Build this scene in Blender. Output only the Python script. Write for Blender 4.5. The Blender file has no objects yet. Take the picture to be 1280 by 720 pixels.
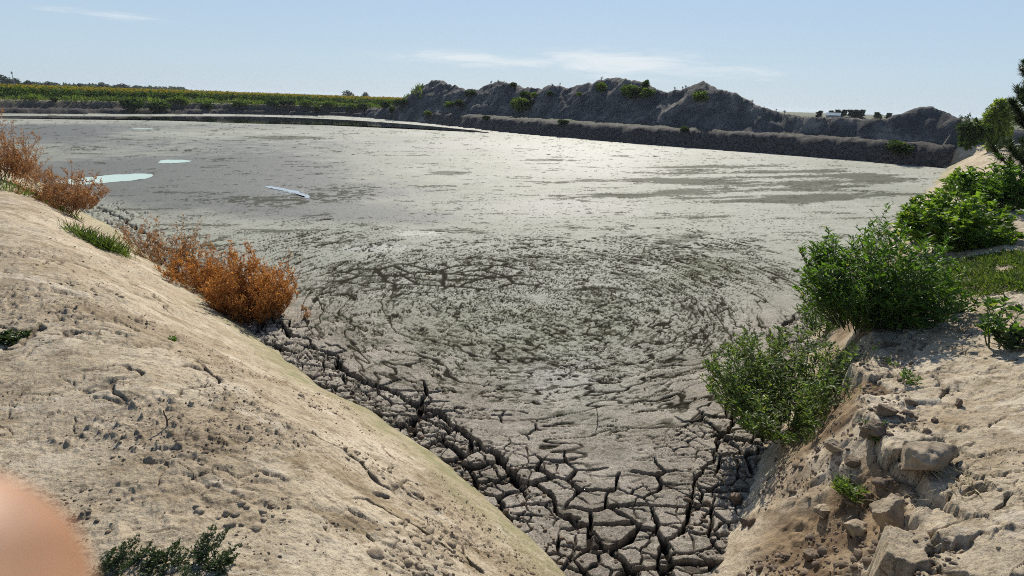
import bpy, math, random
import numpy as np
from mathutils import Matrix, Vector

random.seed(7)
RNG = np.random.default_rng(11)
scene = bpy.context.scene
COL = scene.collection

# ------------------------------------------------------------------ camera model
F = 680.0                      # focal length in pixels of the 1280 px wide photograph
PITCH, ROLL, CAMZ = math.radians(18.9), math.radians(1.95), 3.0
_f = np.array([0, math.cos(PITCH), -math.sin(PITCH)])
_r = np.array([1.0, 0, 0])
_u = np.array([0, math.sin(PITCH), math.cos(PITCH)])
_R = _r * math.cos(ROLL) + _u * math.sin(ROLL)
_U = -_r * math.sin(ROLL) + _u * math.cos(ROLL)


def ray(px, py):
    return _f * F + _R * (px - 640) + _U * (360 - py)


def at(px, py, z=0.0):
    d = ray(px, py)
    t = (z - CAMZ) / d[2]
    return d[0] * t, d[1] * t


def far_pt(px, py, dist):
    """point on the ray through a pixel at a horizontal distance"""
    d = ray(px, py)
    t = dist / math.hypot(d[0], d[1])
    return np.array([d[0] * t, d[1] * t, CAMZ + d[2] * t])


# ------------------------------------------------------------------ noise helpers
def _hash(ix, iy, seed):
    h = (ix.astype(np.int64) * 374761393 + iy.astype(np.int64) * 668265263 + seed * 974634541) & 0xFFFFFFFF
    h = ((h ^ (h >> 13)) * 1274126177) & 0xFFFFFFFF
    h = ((h ^ (h >> 16)) * 2246822519) & 0xFFFFFFFF
    return (h ^ (h >> 15)) & 0xFFFFFFFF


def _h01(ix, iy, seed):
    return _hash(ix, iy, seed) / 4294967296.0


def perlin(x, y, seed=0):
    ix = np.floor(x); iy = np.floor(y)
    fx = x - ix; fy = y - iy
    u = fx * fx * fx * (fx * (fx * 6 - 15) + 10)
    v = fy * fy * fy * (fy * (fy * 6 - 15) + 10)

    def g(ax, ay, dx, dy):
        a = _h01(ax, ay, seed) * (2 * np.pi)
        return np.cos(a) * dx + np.sin(a) * dy
    a = g(ix, iy, fx, fy); b = g(ix + 1, iy, fx - 1, fy)
    c = g(ix, iy + 1, fx, fy - 1); d = g(ix + 1, iy + 1, fx - 1, fy - 1)
    return 1.5 * ((a + u * (b - a)) * (1 - v) + (c + u * (d - c)) * v)


def fbm(x, y, octv=4, seed=0, gain=0.5):
    s = np.zeros_like(x); amp = 1.0; tot = 0
    for o in range(octv):
        s += amp * perlin(x * 2 ** o + o * 17.3, y * 2 ** o - o * 9.1, seed + o * 31)
        tot += amp; amp *= gain
    return s / tot


def ridged(x, y, octv=4, seed=0):
    s = np.zeros_like(x); amp = 1.0; tot = 0
    for o in range(octv):
        s += amp * (1 - np.abs(perlin(x * 2 ** o, y * 2 ** o, seed + o * 31)) * 1.6)
        tot += amp; amp *= 0.5
    return s / tot


def voro(x, y, seed=0, jit=0.85):
    """distance to the nearest cell border, random number of the cell, cell centre"""
    ix = np.floor(x); iy = np.floor(y)
    bd = np.full(x.shape, 1e9); bx = np.zeros_like(x); by = np.zeros_like(x); br = np.zeros_like(x)
    pts = []
    for dx in (-2, -1, 0, 1, 2):
        for dy in (-2, -1, 0, 1, 2):
            cx, cy = ix + dx, iy + dy
            qx = cx + 0.5 + jit * (_h01(cx, cy, seed) - 0.5)
            qy = cy + 0.5 + jit * (_h01(cx, cy, seed + 1) - 0.5)
            pts.append((qx, qy))
            if abs(dx) < 2 and abs(dy) < 2:
                d = (qx - x) ** 2 + (qy - y) ** 2
                m = d < bd
                bd = np.where(m, d, bd); bx = np.where(m, qx, bx); by = np.where(m, qy, by)
                br = np.where(m, _h01(cx, cy, seed + 2), br)
    e = np.full(x.shape, 1e9)
    for qx, qy in pts:
        ddx = qx - bx; ddy = qy - by
        L = np.hypot(ddx, ddy)
        ok = L > 1e-6
        dist = ((0.5 * (qx + bx) - x) * ddx + (0.5 * (qy + by) - y) * ddy) / np.where(ok, L, 1)
        e = np.where(ok & (dist < e), dist, e)
    return e, br, bx, by


def sstep(a, b, x):
    t = np.clip((x - a) / (b - a), 0, 1)
    return t * t * (3 - 2 * t)


# ------------------------------------------------------------------ layout of the basin
NEAR_L = [(0.98, 2.30), (0.47, 2.84), (-0.21, 3.68), (-1.21, 4.63), (-2.07, 5.29), (-3.11, 6.25), (-4.7, 7.88),
          (-8.07, 11.02), (-11.39, 14.04), (-16.2, 18.24), (-24.12, 23.91), (-68, 50)]
FIELD_SIDE = [(-58, 59), (-51, 70), (-43, 82), (-28, 91)]
HEAP_SIDE = [(-24.6, 88.7), (-16.8, 81.2), (-0.54, 57.5), (10.27, 46.98), (20.18, 39.92), (26.6, 34.3)]
RIGHT = [(12.23, 17.03), (7.4, 11.13), (3.7, 6.09), (2.42, 4.37), (2.04, 3.8), (1.50, 2.95), (1.22, 2.36)]
POLY = np.array(NEAR_L + FIELD_SIDE + HEAP_SIDE + RIGHT, float)
N1, N2, N3 = len(NEAR_L), len(NEAR_L) + len(FIELD_SIDE), len(NEAR_L) + len(FIELD_SIDE) + len(HEAP_SIDE)


def basin_sd(x, y):
    """signed distance to the basin outline (positive on the banks) and distances to its field and heap sides"""
    n = len(POLY)
    best = np.full(x.shape, 1e18); inside = np.zeros(x.shape, bool)
    dfield = np.full(x.shape, 1e18); dheap = np.full(x.shape, 1e18); dnear = np.full(x.shape, 1e18)
    for i in range(n):
        ax, ay = POLY[i]; bx, by = POLY[(i + 1) % n]
        ex, ey = bx - ax, by - ay
        t = np.clip(((x - ax) * ex + (y - ay) * ey) / (ex * ex + ey * ey), 0, 1)
        d = (x - ax - t * ex) ** 2 + (y - ay - t * ey) ** 2
        best = np.minimum(best, d)
        if N1 - 1 <= i < N2:
            dfield = np.minimum(dfield, d)
        elif N2 <= i < N3 - 1:
            dheap = np.minimum(dheap, d)
        else:
            dnear = np.minimum(dnear, d)
        if ay != by:
            c = ((ay > y) != (by > y)) & (x < (bx - ax) * (y - ay) / (by - ay) + ax)
            inside ^= c
    s = np.sqrt(best)
    return np.where(inside, -s, s), np.sqrt(dnear), np.sqrt(dfield), np.sqrt(dheap)


def wavy_sd(x, y):
    sd, dn, df, dh = basin_sd(x, y)
    r = np.hypot(x, y)
    amp = np.clip(r * 0.012, 0.03, 0.6)
    fr = np.clip(6.0 / np.maximum(r, 1), 0.25, 2.0)
    # low, size-stable wobble of the waterline
    w = fbm(x * 1.6, y * 1.6, 3, 5) * 0.07 + fbm(x * 0.35, y * 0.35, 3, 6) * np.clip(r * 0.02, 0.0, 0.55)
    return sd + w, dn, df, dh


# ------------------------------------------------------------------ spoil heaps: upper envelope of cones along a ridge
SIL = [(470, 139), (500, 127), (522, 110), (545, 99), (556, 103), (580, 112), (600, 110), (612, 105), (628, 101.5), (645, 106), (662, 111),
       (690, 107), (722, 107), (740, 101), (762, 96.5), (785, 98), (802, 100), (818, 113), (835, 113), (850, 110), (872, 107),
       (881, 103.5), (893, 110), (922, 118), (945, 130), (968, 137), (1000, 145), (1050, 147), (1110, 148), (1128, 141), (1143, 133),
       (1157, 131.5), (1172, 137), (1200, 151), (1240, 157), (1290, 162), (1340, 168)]


def _ridge():
    a = np.array([26.6, 34.3]); b = np.array([-24.6, 88.7])
    e = (b - a) / np.linalg.norm(b - a); n = np.array([e[1], -e[0]])
    if n[1] < 0:
        n = -n
    out = []
    xs = np.arange(470, 1341, 5.0)
    sx = np.array([p[0] for p in SIL]); sy = np.array([p[1] for p in SIL])
    for px in xs:
        py = np.interp(px, sx, sy)
        slope = 0.95 if px < 960 else (1.7 if px < 1110 or px > 1190 else 1.25)
        v = 6.0
        for _ in range(6):
            d = ray(px, py)
            # horizontal line: (t*d - a).n = v
            t = (v + a @ n) / (d[:2] @ n)
            z = CAMZ + d[2] * t
            v = (0.9 if px < 960 else 2.4) + max(z - 1.3, 0.2) / slope
        out.append((d[0] * t, d[1] * t, z, slope))
    return np.array(out)


RIDGE = _ridge()
SPURS = []
for px, py, dz in ((560, 128, 0), (600, 132, 0), (655, 128, 0), (700, 140, 0), (742, 128, 0), (790, 134, 0), (842, 136, 0), (905, 138, 0),
                   (948, 146, 0), (1010, 152, 0), (1080, 153, 0), (1190, 158, 0), (1150, 158, 0), (1100, 156, 0), (1225, 160, 0)):
    d = ray(px, py)
    # spur tips sit a little in front of the ridge
    i = np.argmin(np.abs(np.arctan2(RIDGE[:, 0], RIDGE[:, 1]) - math.atan2(d[0], d[1])))
    dist = math.hypot(RIDGE[i, 0], RIDGE[i, 1]) - (2.6 if px < 1000 else 1.2)
    q = far_pt(px, py, dist)
    if px < 880: SPURS.append((q[0], q[1], q[2], 0.95))
CONES = np.vstack([RIDGE, np.array(SPURS)])


def heap_height(x, y):
    h = np.full(x.shape, -5.0)
    m = (np.hypot(x, y) > 28) & (np.hypot(x, y) < 130) & (x > -40) & (x < 75)
    if not m.any():
        return h
    xs, ys = x[m], y[m]
    wx = xs + 0.9 * fbm(xs * 0.35, ys * 0.35, 3, 71); wy = ys + 0.9 * fbm(xs * 0.35, ys * 0.35, 3, 72)
    best = np.full(xs.shape, -5.0)
    for cx, cy, cz, sl in CONES:
        d = np.sqrt((wx - cx) ** 2 + (wy - cy) ** 2 + 0.15) - 0.38
        best = np.maximum(best, cz - sl * d)
    amp = sstep(1.2, 3.0, best) * (1 - 0.5 * sstep(14, 22, xs))
    best = best + amp * (0.36 * fbm(xs * 0.4, ys * 0.4, 3, 73) + 0.30 * (ridged(xs * 0.7, ys * 0.7, 4, 74) - 0.62)
                         + 0.10 * fbm(xs * 2.2, ys * 2.2, 3, 75))
    h[m] = best
    return h


# ------------------------------------------------------------------ ground height
CRUST = [(at(165, 412, 1.35), 0.42), (at(130, 405, 1.35), 0.35), (at(250, 560, 1.38), 0.25), (at(520, 690, 1.1), 0.22), (at(300, 600, 1.35), 0.3), (at(430, 640, 1.2), 0.2),
         (at(105, 355, 1.38), 0.5)]


def blob(x, y, c, r, asp=1.0):
    """soft round patch on the ground"""
    return np.exp(-(((x - c[0]) / (r * asp)) ** 2 + ((y - c[1]) / r) ** 2))


def ground_parts(x, y):
    sd, dn, df, dh = wavy_sd(x, y)
    r = np.hypot(x, y)
    # left bank: earth slope that rounds off to a flat top
    d = np.maximum(sd, 0)
    a = 0.80 * d; b = 1.40 + 0.0 * d
    k = 0.35
    hh = np.clip(0.5 + 0.5 * (b - a) / k, 0, 1)
    left = b * (1 - hh) + a * hh - k * hh * (1 - hh)
    # right bank: low apron, broken step in blocks, then the path
    ex, ey = 1.1 - x, 2.3 - y          # side of the corner's diagonal
    side = (x - 1.05) * 0.93 - (y - 2.33) * 0.37
    side = np.where(y > 2.33, (x - 1.05) + 0.0 * y, side)
    wR = sstep(-0.05, 0.35, side) * sstep(32, 22, r)
    near = sstep(16.0, 9.0, r)
    bx_, by_ = x + 0.13 * fbm(x * 3.2, y * 3.2, 4, 21, 0.6), y + 0.13 * fbm(x * 3.2, y * 3.2, 4, 22, 0.6)
    e, cr, cx, cy = voro(bx_ / 0.27, by_ / 0.23, 40, 0.95)
    e = e * 0.25
    csd, _, _, _ = basin_sd(cx * 0.27, cy * 0.23)
    csd = csd + 0.30 * (cr - 0.5) + 0.18 * perlin(cx * 0.27 * 1.1, cy * 0.23 * 1.1, 44)
    thr = 0.84
    up = 0.98 + 0.26 * np.clip((d - 0.75) / 0.9, 0, 1) + 0.16 * sstep(0.75, 2.2, d)
    low = np.minimum(0.88 * d + 0.10 * sstep(0.3, 0.8, d) + 0.65 * sstep(2.7, 3.5, y) * d, up - 0.02) * 1.0 + 0.035 * fbm(x * 4, y * 4, 4, 23, 0.6) * np.clip(d * 3, 0, 1) + 0.03 * sstep(0.0, 0.45, fbm(x * 9, y * 9, 3, 34)) * np.clip(d * 3, 0, 1)
    lev = np.where(csd > thr, 1.0, np.where(csd > thr - 0.14, 0.45 + 0.35 * cr, 0.0))
    # crumbling block edges next to the step; behind it only fine cracks
    edge = sstep(-0.004, 0.032 + 0.02 * fbm(x * 14, y * 14, 3, 35), e)
    nearstep = sstep(0.20, 0.10, csd - thr)
    mult = 1 - (1 - edge) * nearstep
    blockz = low + (up - low) * lev * mult + (cr - 0.5) * 0.07 * nearstep * np.clip(lev, 0, 1) * mult
    crackR = sstep(0.014, 0.002, e) * sstep(0.42, 0.15, np.abs(csd - thr - 0.15)) * 0.055 * sstep(-0.15, 0.2, fbm(x * 2.2, y * 2.2, 2, 36))
    right_near = np.maximum(np.minimum(blockz, 1.41), low) - crackR
    right_far = np.minimum(0.95 * d, 1.0) + 0.40 * sstep(0.9, 2.0, d)
    right = right_near * near + right_far * (1 - near)
    z = left * (1 - wR) + right * wR
    # far side: steep cut banks
    wf = np.minimum(df, dh) < dn
    zf = np.interp(d, [0, 0.25, 0.5, 1.5, 2.1, 3.2], [0, 0.36, 0.48, 0.56, 1.28, 1.40])
    zh = np.interp(d, [0, 0.35, 0.9, 1.2, 1.7, 4], [0, 0.45, 1.10, 1.26, 1.36, 1.42])
    zz = np.where(df < dh, zf, zh)
    rough = np.clip(d, 0, 1)
    zz = zz + rough * (0.16 * fbm(x * 0.7, y * 0.7, 4, 24) + 0.10 * fbm(x * 2.5, y * 2.5, 3, 25))
    z = np.where(wf, zz, z)
    # under the mud
    z = np.where(sd < 0, np.maximum(1.1 * sd, -0.7), z)
    # undulation and rough patches
    top = sstep(0.1, 1.2, sd)
    nr = sstep(60, 20, r)
    z = z + top * nr * (0.045 * fbm(x * 0.8, y * 0.8, 3, 26) + 0.016 * fbm(x * 3.5, y * 3.5, 3, 27))
    rough_n = sstep(0.02, 0.30, fbm(x * 0.9 + 3, y * 0.9, 4, 28))
    fine = sstep(14, 7, r)
    lump = fbm(x * 16, y * 16, 3, 29)
    z = z + fine * (0.014 * rough_n * lump + 0.0075 * fbm(x * 30, y * 30, 4, 30, 0.7)) * np.clip(0.25 + sd * 1.2, 0, 1)
    rid = ridged(x * 5.5, y * 5.5, 4, 31)
    z = z + fine * 0.022 * (rid - 0.6) * sstep(-0.1, 0.35, fbm(x * 1.1 - 4, y * 1.1, 3, 32)) * np.clip(sd * 1.2 - 0.3, 0, 1)
    # lumps with sharp rims on the left bank
    z = z + fine * 0.018 * sstep(0.15, 0.5, lump) * rough_n * np.clip(sd * 1.2, 0, 1)
    # long grooves running down the slope's foot
    sl = sstep(0.15, 0.4, sd) * sstep(1.3, 0.8, sd) * (1 - wR) * fine
    z = z + sl * 0.020 * perlin(sd * 7 + 0.6 * fbm(x, y, 2, 60), (x - y) * 0.25, 61)
    # broken crust patches
    cm = np.zeros_like(x)
    for (c, rr) in CRUST:
        cm = np.maximum(cm, blob(x, y, c, rr))
    e2, cr2, _, _ = voro((x + 0.03 * fbm(x * 8, y * 8, 2, 62)) / 0.15, (y + 0.03 * fbm(x * 8, y * 8, 2, 63)) / 0.11, 64)
    cmask = sstep(0.35, 0.7, cm + 0.3 * fbm(x * 4, y * 4, 3, 65)) * fine
    z = z + cmask * ((cr2 - 0.55) * 0.024 - 0.014 * sstep(0.03, 0.0, e2 * 0.13))
    # hairline crust cracks in patches
    e4, _, _, _ = voro((x + 0.05 * fbm(x * 6, y * 6, 3, 160)) / 0.17, (y + 0.05 * fbm(x * 6, y * 6, 3, 161)) / 0.12, 162, 0.95)
    hair = sstep(0.032, 0.010, e4) * sstep(0.02, 0.25, fbm(x * 1.4 + 8, y * 1.4, 4, 163)) * sstep(-0.2, 0.1, fbm(x * 5, y * 5, 2, 164)) * fine * sstep(0.35, 0.7, sd)
    z = z - 0.010 * hair
    # thin meandering drying cracks
    cn = np.abs(fbm(x * 1.1, y * 1.1, 4, 66))
    crk = sstep(0.022, 0.004, cn) * sstep(-0.05, 0.2, fbm(x * 0.7, y * 0.7, 2, 67)) * fine * sstep(0.5, 0.9, sd)
    z = z - 0.030 * crk
    crk = np.maximum(crk, 0.8 * hair)
    return z, sd, wR, rough_n, cmask, crk, wf, near, lev


def zg(px, py):
    x = np.atleast_1d(np.float64(px)); y = np.atleast_1d(np.float64(py))
    z = ground_parts(x, y)[0]
    z = np.maximum(z, heap_height(x, y))
    return z


def hit(px, py, mud=False):
    """where the ray through a pixel of the photograph meets the ground (or the mud)"""
    d = ray(px, py)
    n = 1600
    t = np.geomspace(0.8, 220, n) / math.hypot(d[0], d[1])
    x, y, z = d[0] * t, d[1] * t, CAMZ + d[2] * t
    g = np.maximum(zg(x, y), 0.0)
    i = np.argmax(z < g)
    if not (z < g).any():
        i = n - 1
    return np.array([x[i], y[i], g[i]])


# ------------------------------------------------------------------ mesh helpers
def tag(o, label=None, cat=None, group=None, kind=None):
    if label: o["label"] = label
    if cat: o["category"] = cat
    if group: o["group"] = group
    if kind: o["kind"] = kind
    return o


def link(o, parent=None):
    COL.objects.link(o)
    if parent is not None:
        o.parent = parent
    return o


def mesh_np(name, V, faces, mat, parent=None, smooth=True, attrs=None, loc=None):
    V = np.asarray(V, np.float32)
    if loc is not None:
        V = V - np.asarray(loc, np.float32)
    if not isinstance(faces, (list, tuple)):
        faces = [faces]
    faces = [np.asarray(f, np.int32) for f in faces if len(f)]
    loops = np.concatenate([f.ravel() for f in faces])
    sizes = np.concatenate([np.full(len(f), f.shape[1], np.int32) for f in faces])
    starts = np.concatenate([[0], np.cumsum(sizes)[:-1]]).astype(np.int32)
    me = bpy.data.meshes.new(name)
    me.vertices.add(len(V)); me.vertices.foreach_set("co", V.ravel())
    me.loops.add(len(loops)); me.loops.foreach_set("vertex_index", loops)
    me.polygons.add(len(sizes)); me.polygons.foreach_set("loop_start", starts)
    me.polygons.foreach_set("loop_total", sizes)
    me.update(calc_edges=True)
    me.validate()
    if smooth:
        me.polygons.foreach_set("use_smooth", np.ones(len(me.polygons), bool))
    else:
        me.polygons.foreach_set("use_smooth", np.zeros(len(me.polygons), bool))
    for k, v in (attrs or {}).items():
        a = me.attributes.new(k, "FLOAT", "POINT")
        a.data.foreach_set("value", np.asarray(v, np.float32))
    me.materials.append(mat)
    o = bpy.data.objects.new(name, me)
    link(o, parent)
    if loc is not None and parent is None:
        o.location = loc
    return o


def empty(name, loc, rz=0.0):
    o = bpy.data.objects.new(name, None)
    o.empty_display_size = 0.2
    link(o)
    o.location = loc
    o.rotation_euler = (0, 0, rz)
    return o


def copy_tree(o, parent=None):
    c = o.copy()
    COL.objects.link(c)
    if parent is not None:
        c.parent = parent
    for ch in o.children:
        copy_tree(ch, c)
    return c


class Geo:
    """collects triangles / quads for one mesh"""

    def __init__(self):
        self.V, self.F3, self.F4, self.A, self.n = [], [], [], [], 0

    def add(self, V, f3=None, f4=None, a=None):
        V = np.asarray(V, float).reshape(-1, 3)
        if f3 is not None: self.F3.append(np.asarray(f3) + self.n)
        if f4 is not None: self.F4.append(np.asarray(f4) + self.n)
        self.V.append(V); self.n += len(V)
        self.A.append(np.full(len(V), 0.5) if a is None else np.broadcast_to(np.asarray(a, float), (len(V),)))

    def build(self, name, mat, parent=None, smooth=True):
        faces = []
        if self.F3: faces.append(np.concatenate(self.F3))
        if self.F4: faces.append(np.concatenate(self.F4))
        return mesh_np(name, np.concatenate(self.V), faces, mat, parent, smooth, {"rnd": np.concatenate(self.A)})

    def tube(self, P, rad, seg=5, a=None):
        P = np.asarray(P, float); n = len(P)
        rad = np.broadcast_to(np.asarray(rad, float), (n,))
        T = np.gradient(P, axis=0); T /= np.linalg.norm(T, axis=1)[:, None] + 1e-9
        ref = np.where(np.abs(T[:, 2:3]) > 0.9, np.array([[1.0, 0, 0]]), np.array([[0, 0, 1.0]]))
        S = np.cross(T, ref); S /= np.linalg.norm(S, axis=1)[:, None] + 1e-9
        B = np.cross(T, S)
        ang = np.arange(seg) * 2 * np.pi / seg
        V = P[:, None, :] + rad[:, None, None] * (np.cos(ang)[None, :, None] * S[:, None, :] + np.sin(ang)[None, :, None] * B[:, None, :])
        i = np.arange(n - 1)[:, None] * seg; j = np.arange(seg)[None, :]; j2 = (j + 1) % seg
        q = np.stack([i + j, i + j2, i + seg + j2, i + seg + j], -1).reshape(-1, 4)
        self.add(V.reshape(-1, 3), f4=q, a=a)

    def leaves(self, P, D, L, wid, rng, fold=0.25, bend=0.15, a=None):
        """folded pointed leaves at P along D"""
        P = np.asarray(P, float); D = np.asarray(D, float); n = len(P)
        if n == 0: return
        D = D / (np.linalg.norm(D, axis=1)[:, None] + 1e-9)
        L = np.broadcast_to(np.asarray(L, float), (n,))[:, None]
        up = rng.normal(0, 0.45, (n, 3)) + np.array([0, 0, 1.0])
        S = np.cross(D, up); S /= np.linalg.norm(S, axis=1)[:, None] + 1e-9
        N = np.cross(S, D)
        W = L * wid
        v0 = P
        v1 = P + D * L * 0.42 - S * W + N * W * fold
        v2 = P + D * L * 0.45 - N * W * 0.10
        v3 = P + D * L * 0.42 + S * W + N * W * fold
        v4 = P + D * L - N * L * bend
        V = np.stack([v0, v1, v2, v3, v4], 1).reshape(-1, 3)
        t = np.array([[0, 2, 1], [0, 3, 2], [1, 2, 4], [2, 3, 4]])
        f = (np.arange(n)[:, None, None] * 5 + t[None]).reshape(-1, 3)
        r = rng.random(n) if a is None else np.broadcast_to(np.asarray(a, float), (n,))
        self.V.append(V); self.F3.append(f + self.n); self.n += len(V)
        self.A.append(np.repeat(r, 5))


_ICO = {}


def ico(sub):
    if sub not in _ICO:
        import bmesh
        bm = bmesh.new()
        bmesh.ops.create_icosphere(bm, subdivisions=sub, radius=1.0)
        bm.verts.ensure_lookup_table()
        V = np.array([v.co[:] for v in bm.verts]); Fc = np.array([[v.index for v in f.verts] for f in bm.faces])
        bm.free()
        _ICO[sub] = (V, Fc)
    return _ICO[sub]


def noise3(V, sc, seed):
    return (perlin(V[:, 0] * sc + 5.2, V[:, 1] * sc + V[:, 2] * sc * 0.7, seed) + perlin(V[:, 1] * sc - 3.1, V[:, 2] * sc + V[:, 0] * sc * 0.6, seed + 9)
            + perlin(V[:, 2] * sc + 1.7, V[:, 0] * sc - V[:, 1] * sc * 0.5, seed + 17)) / 1.7


# ------------------------------------------------------------------ materials
def new_mat(name):
    m = bpy.data.materials.new(name)
    m.use_nodes = True
    nt = m.node_tree
    nt.nodes.clear()
    return m, nt


class NT:
    def __init__(self, nt):
        self.nt = nt

    def n(self, typ, **kw):
        nd = self.nt.nodes.new(typ)
        for k, v in kw.items():
            setattr(nd, k, v)
        return nd

    def lk(self, a, b):
        self.nt.links.new(a, b)

    def setin(self, sock, v):
        if hasattr(v, "is_linked") or hasattr(v, "links"):
            self.lk(v, sock)
        else:
            sock.default_value = v

    def attr(self, name):
        return self.n("ShaderNodeAttribute", attribute_name=name).outputs["Fac"]

    def noise(self, scale, detail=4, rough=0.55, vec=None, dist=0.0):
        nd = self.n("ShaderNodeTexNoise")
        nd.inputs["Scale"].default_value = scale
        nd.inputs["Detail"].default_value = detail
        nd.inputs["Roughness"].default_value = rough
        nd.inputs["Distortion"].default_value = dist
        if vec is not None: self.lk(vec, nd.inputs["Vector"])
        return nd.outputs["Fac"]

    def pos(self):
        return self.n("ShaderNodeNewGeometry").outputs["Position"]

    def ramp(self, fac, stops):
        nd = self.n("ShaderNodeValToRGB")
        cr = nd.color_ramp
        while len(cr.elements) > 1:
            cr.elements.remove(cr.elements[0])
        cr.elements[0].position = stops[0][0]; cr.elements[0].color = (*stops[0][1], 1)
        for p, c in stops[1:]:
            e = cr.elements.new(p); e.color = (*c, 1)
        self.lk(fac, nd.inputs["Fac"])
        return nd.outputs["Color"]

    def mr(self, v, a, b, c=0.0, d=1.0, smooth=True):
        nd = self.n("ShaderNodeMapRange")
        if smooth: nd.interpolation_type = "SMOOTHSTEP"
        self.setin(nd.inputs["Value"], v)
        for k, q in (("From Min", a), ("From Max", b), ("To Min", c), ("To Max", d)):
            nd.inputs[k].default_value = q
        return nd.outputs["Result"]

    def math(self, op, a, b=0.0):
        nd = self.n("ShaderNodeMath", operation=op)
        self.setin(nd.inputs[0], a); self.setin(nd.inputs[1], b)
        return nd.outputs[0]

    def mix(self, fac, a, b, blend="MIX"):
        nd = self.n("ShaderNodeMix", data_type="RGBA", blend_type=blend)
        self.setin(nd.inputs[0], fac)
        for s, v in ((nd.inputs[6], a), (nd.inputs[7], b)):
            if isinstance(v, tuple): s.default_value = (*v, 1)
            else: self.lk(v, s)
        return nd.outputs[2]

    def bump(self, h, strength, dist, normal=None):
        nd = self.n("ShaderNodeBump")
        nd.inputs["Strength"].default_value = strength
        nd.inputs["Distance"].default_value = dist
        self.lk(h, nd.inputs["Height"])
        if normal is not None: self.lk(normal, nd.inputs["Normal"])
        return nd.outputs["Normal"]

    def out(self, color, rough=0.9, spec=0.3, normal=None, **kw):
        b = self.n("ShaderNodeBsdfPrincipled")
        self.setin(b.inputs["Base Color"], (*color, 1) if isinstance(color, tuple) else color)
        self.setin(b.inputs["Roughness"], rough)
        self.setin(b.inputs["Specular IOR Level"], spec)
        for k, v in kw.items():
            self.setin(b.inputs[k.replace("_", " ")], v)
        if normal is not None: self.lk(normal, b.inputs["Normal"])
        o = self.n("ShaderNodeOutputMaterial")
        self.lk(b.outputs[0], o.inputs["Surface"])
        return b, o


def mat_soil():
    m, nt = new_mat("dry_earth"); T = NT(nt); P = T.pos()
    big = T.noise(0.9, 6, 0.6, P); mid = T.noise(5, 6, 0.65, P); fine = T.noise(42, 5, 0.7, P); tiny = T.noise(170, 3, 0.7, P)
    c = T.ramp(big, [(0.34, (0.36, 0.28, 0.185)), (0.48, (0.48, 0.39, 0.27)), (0.64, (0.59, 0.50, 0.37))])
    c = T.mix(T.mr(mid, 0.50, 0.64, 0, 0.7), c, (0.30, 0.23, 0.145))
    c = T.mix(T.mr(fine, 0.50, 0.66, 0, 0.7), c, (0.185, 0.14, 0.095))
    c = T.mix(T.mr(tiny, 0.58, 0.68, 0, 0.6), c, (0.18, 0.135, 0.085))
    c = T.mix(T.mr(tiny, 0.42, 0.30, 0, 0.35), c, (0.50, 0.45, 0.36))
    mp = T.n("ShaderNodeMapping"); mp.inputs["Scale"].default_value = (0.5, 1.4, 1); mp.inputs["Rotation"].default_value = (0, 0, 0.5); T.lk(P, mp.inputs["Vector"])
    patchy = T.noise(2.6, 9, 0.74, mp.outputs[0], 0.6)
    c = T.mix(T.mr(patchy, 0.55, 0.64, 0, 0.72), c, (0.26, 0.19, 0.105))
    c = T.mix(T.mr(patchy, 0.45, 0.37, 0, 0.65), c, (0.68, 0.60, 0.475))
    c = T.mix(T.mr(T.noise(13, 8, 0.78, mp.outputs[0], 0.4), 0.55, 0.62, 0, 0.85), c, (0.15, 0.115, 0.075))
    c = T.mix(T.mr(T.noise(6, 9, 0.8, P, 0.8), 0.57, 0.63, 0, 0.6), c, (0.17, 0.125, 0.075))
    c = T.mix(T.math("MULTIPLY", T.attr("rough"), T.mr(fine, 0.42, 0.58, 0.05, 0.62)), c, (0.15, 0.115, 0.085))
    c = T.mix(T.math("MULTIPLY", T.attr("shore"), T.mr(mid, 0.35, 0.6, 0.25, 0.85)), c, (0.26, 0.245, 0.125))
    c = T.mix(T.attr("crack"), c, (0.10, 0.075, 0.05))
    c = T.mix(T.attr("apron"), c, T.mix(T.mr(mid, 0.4, 0.6), (0.16, 0.105, 0.06), (0.31, 0.22, 0.13)))
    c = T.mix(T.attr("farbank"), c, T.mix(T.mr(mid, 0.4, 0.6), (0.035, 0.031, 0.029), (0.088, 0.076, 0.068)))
    c = T.mix(T.attr("green"), c, (0.05, 0.075, 0.025))
    n = T.bump(T.noise(95, 6, 0.75, P), 0.7, 0.010)
    n = T.bump(T.noise(16, 8, 0.75, P), 0.7, 0.035, n)
    T.out(c, 0.93, 0.2, n)
    return m


def mat_heap():
    m, nt = new_mat("dark_spoil"); T = NT(nt); P = T.pos()
    big = T.noise(0.45, 8, 0.72, P, 0.5); mid = T.noise(1.8, 6, 0.7, P)
    c = T.ramp(big, [(0.34, (0.052, 0.050, 0.051)), (0.5, (0.092, 0.088, 0.086)), (0.62, (0.20, 0.18, 0.16)), (0.72, (0.27, 0.24, 0.20))])
    c = T.mix(T.mr(mid, 0.5, 0.65, 0, 0.7), c, (0.05, 0.043, 0.04))
    c = T.mix(T.mr(T.noise(0.22, 5, 0.7, P), 0.58, 0.68, 0, 0.55), c, (0.05, 0.06, 0.028))
    n = T.bump(T.noise(3.0, 6, 0.65, P), 0.6, 0.22)
    T.out(c, 0.95, 0.15, n)
    return m


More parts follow.
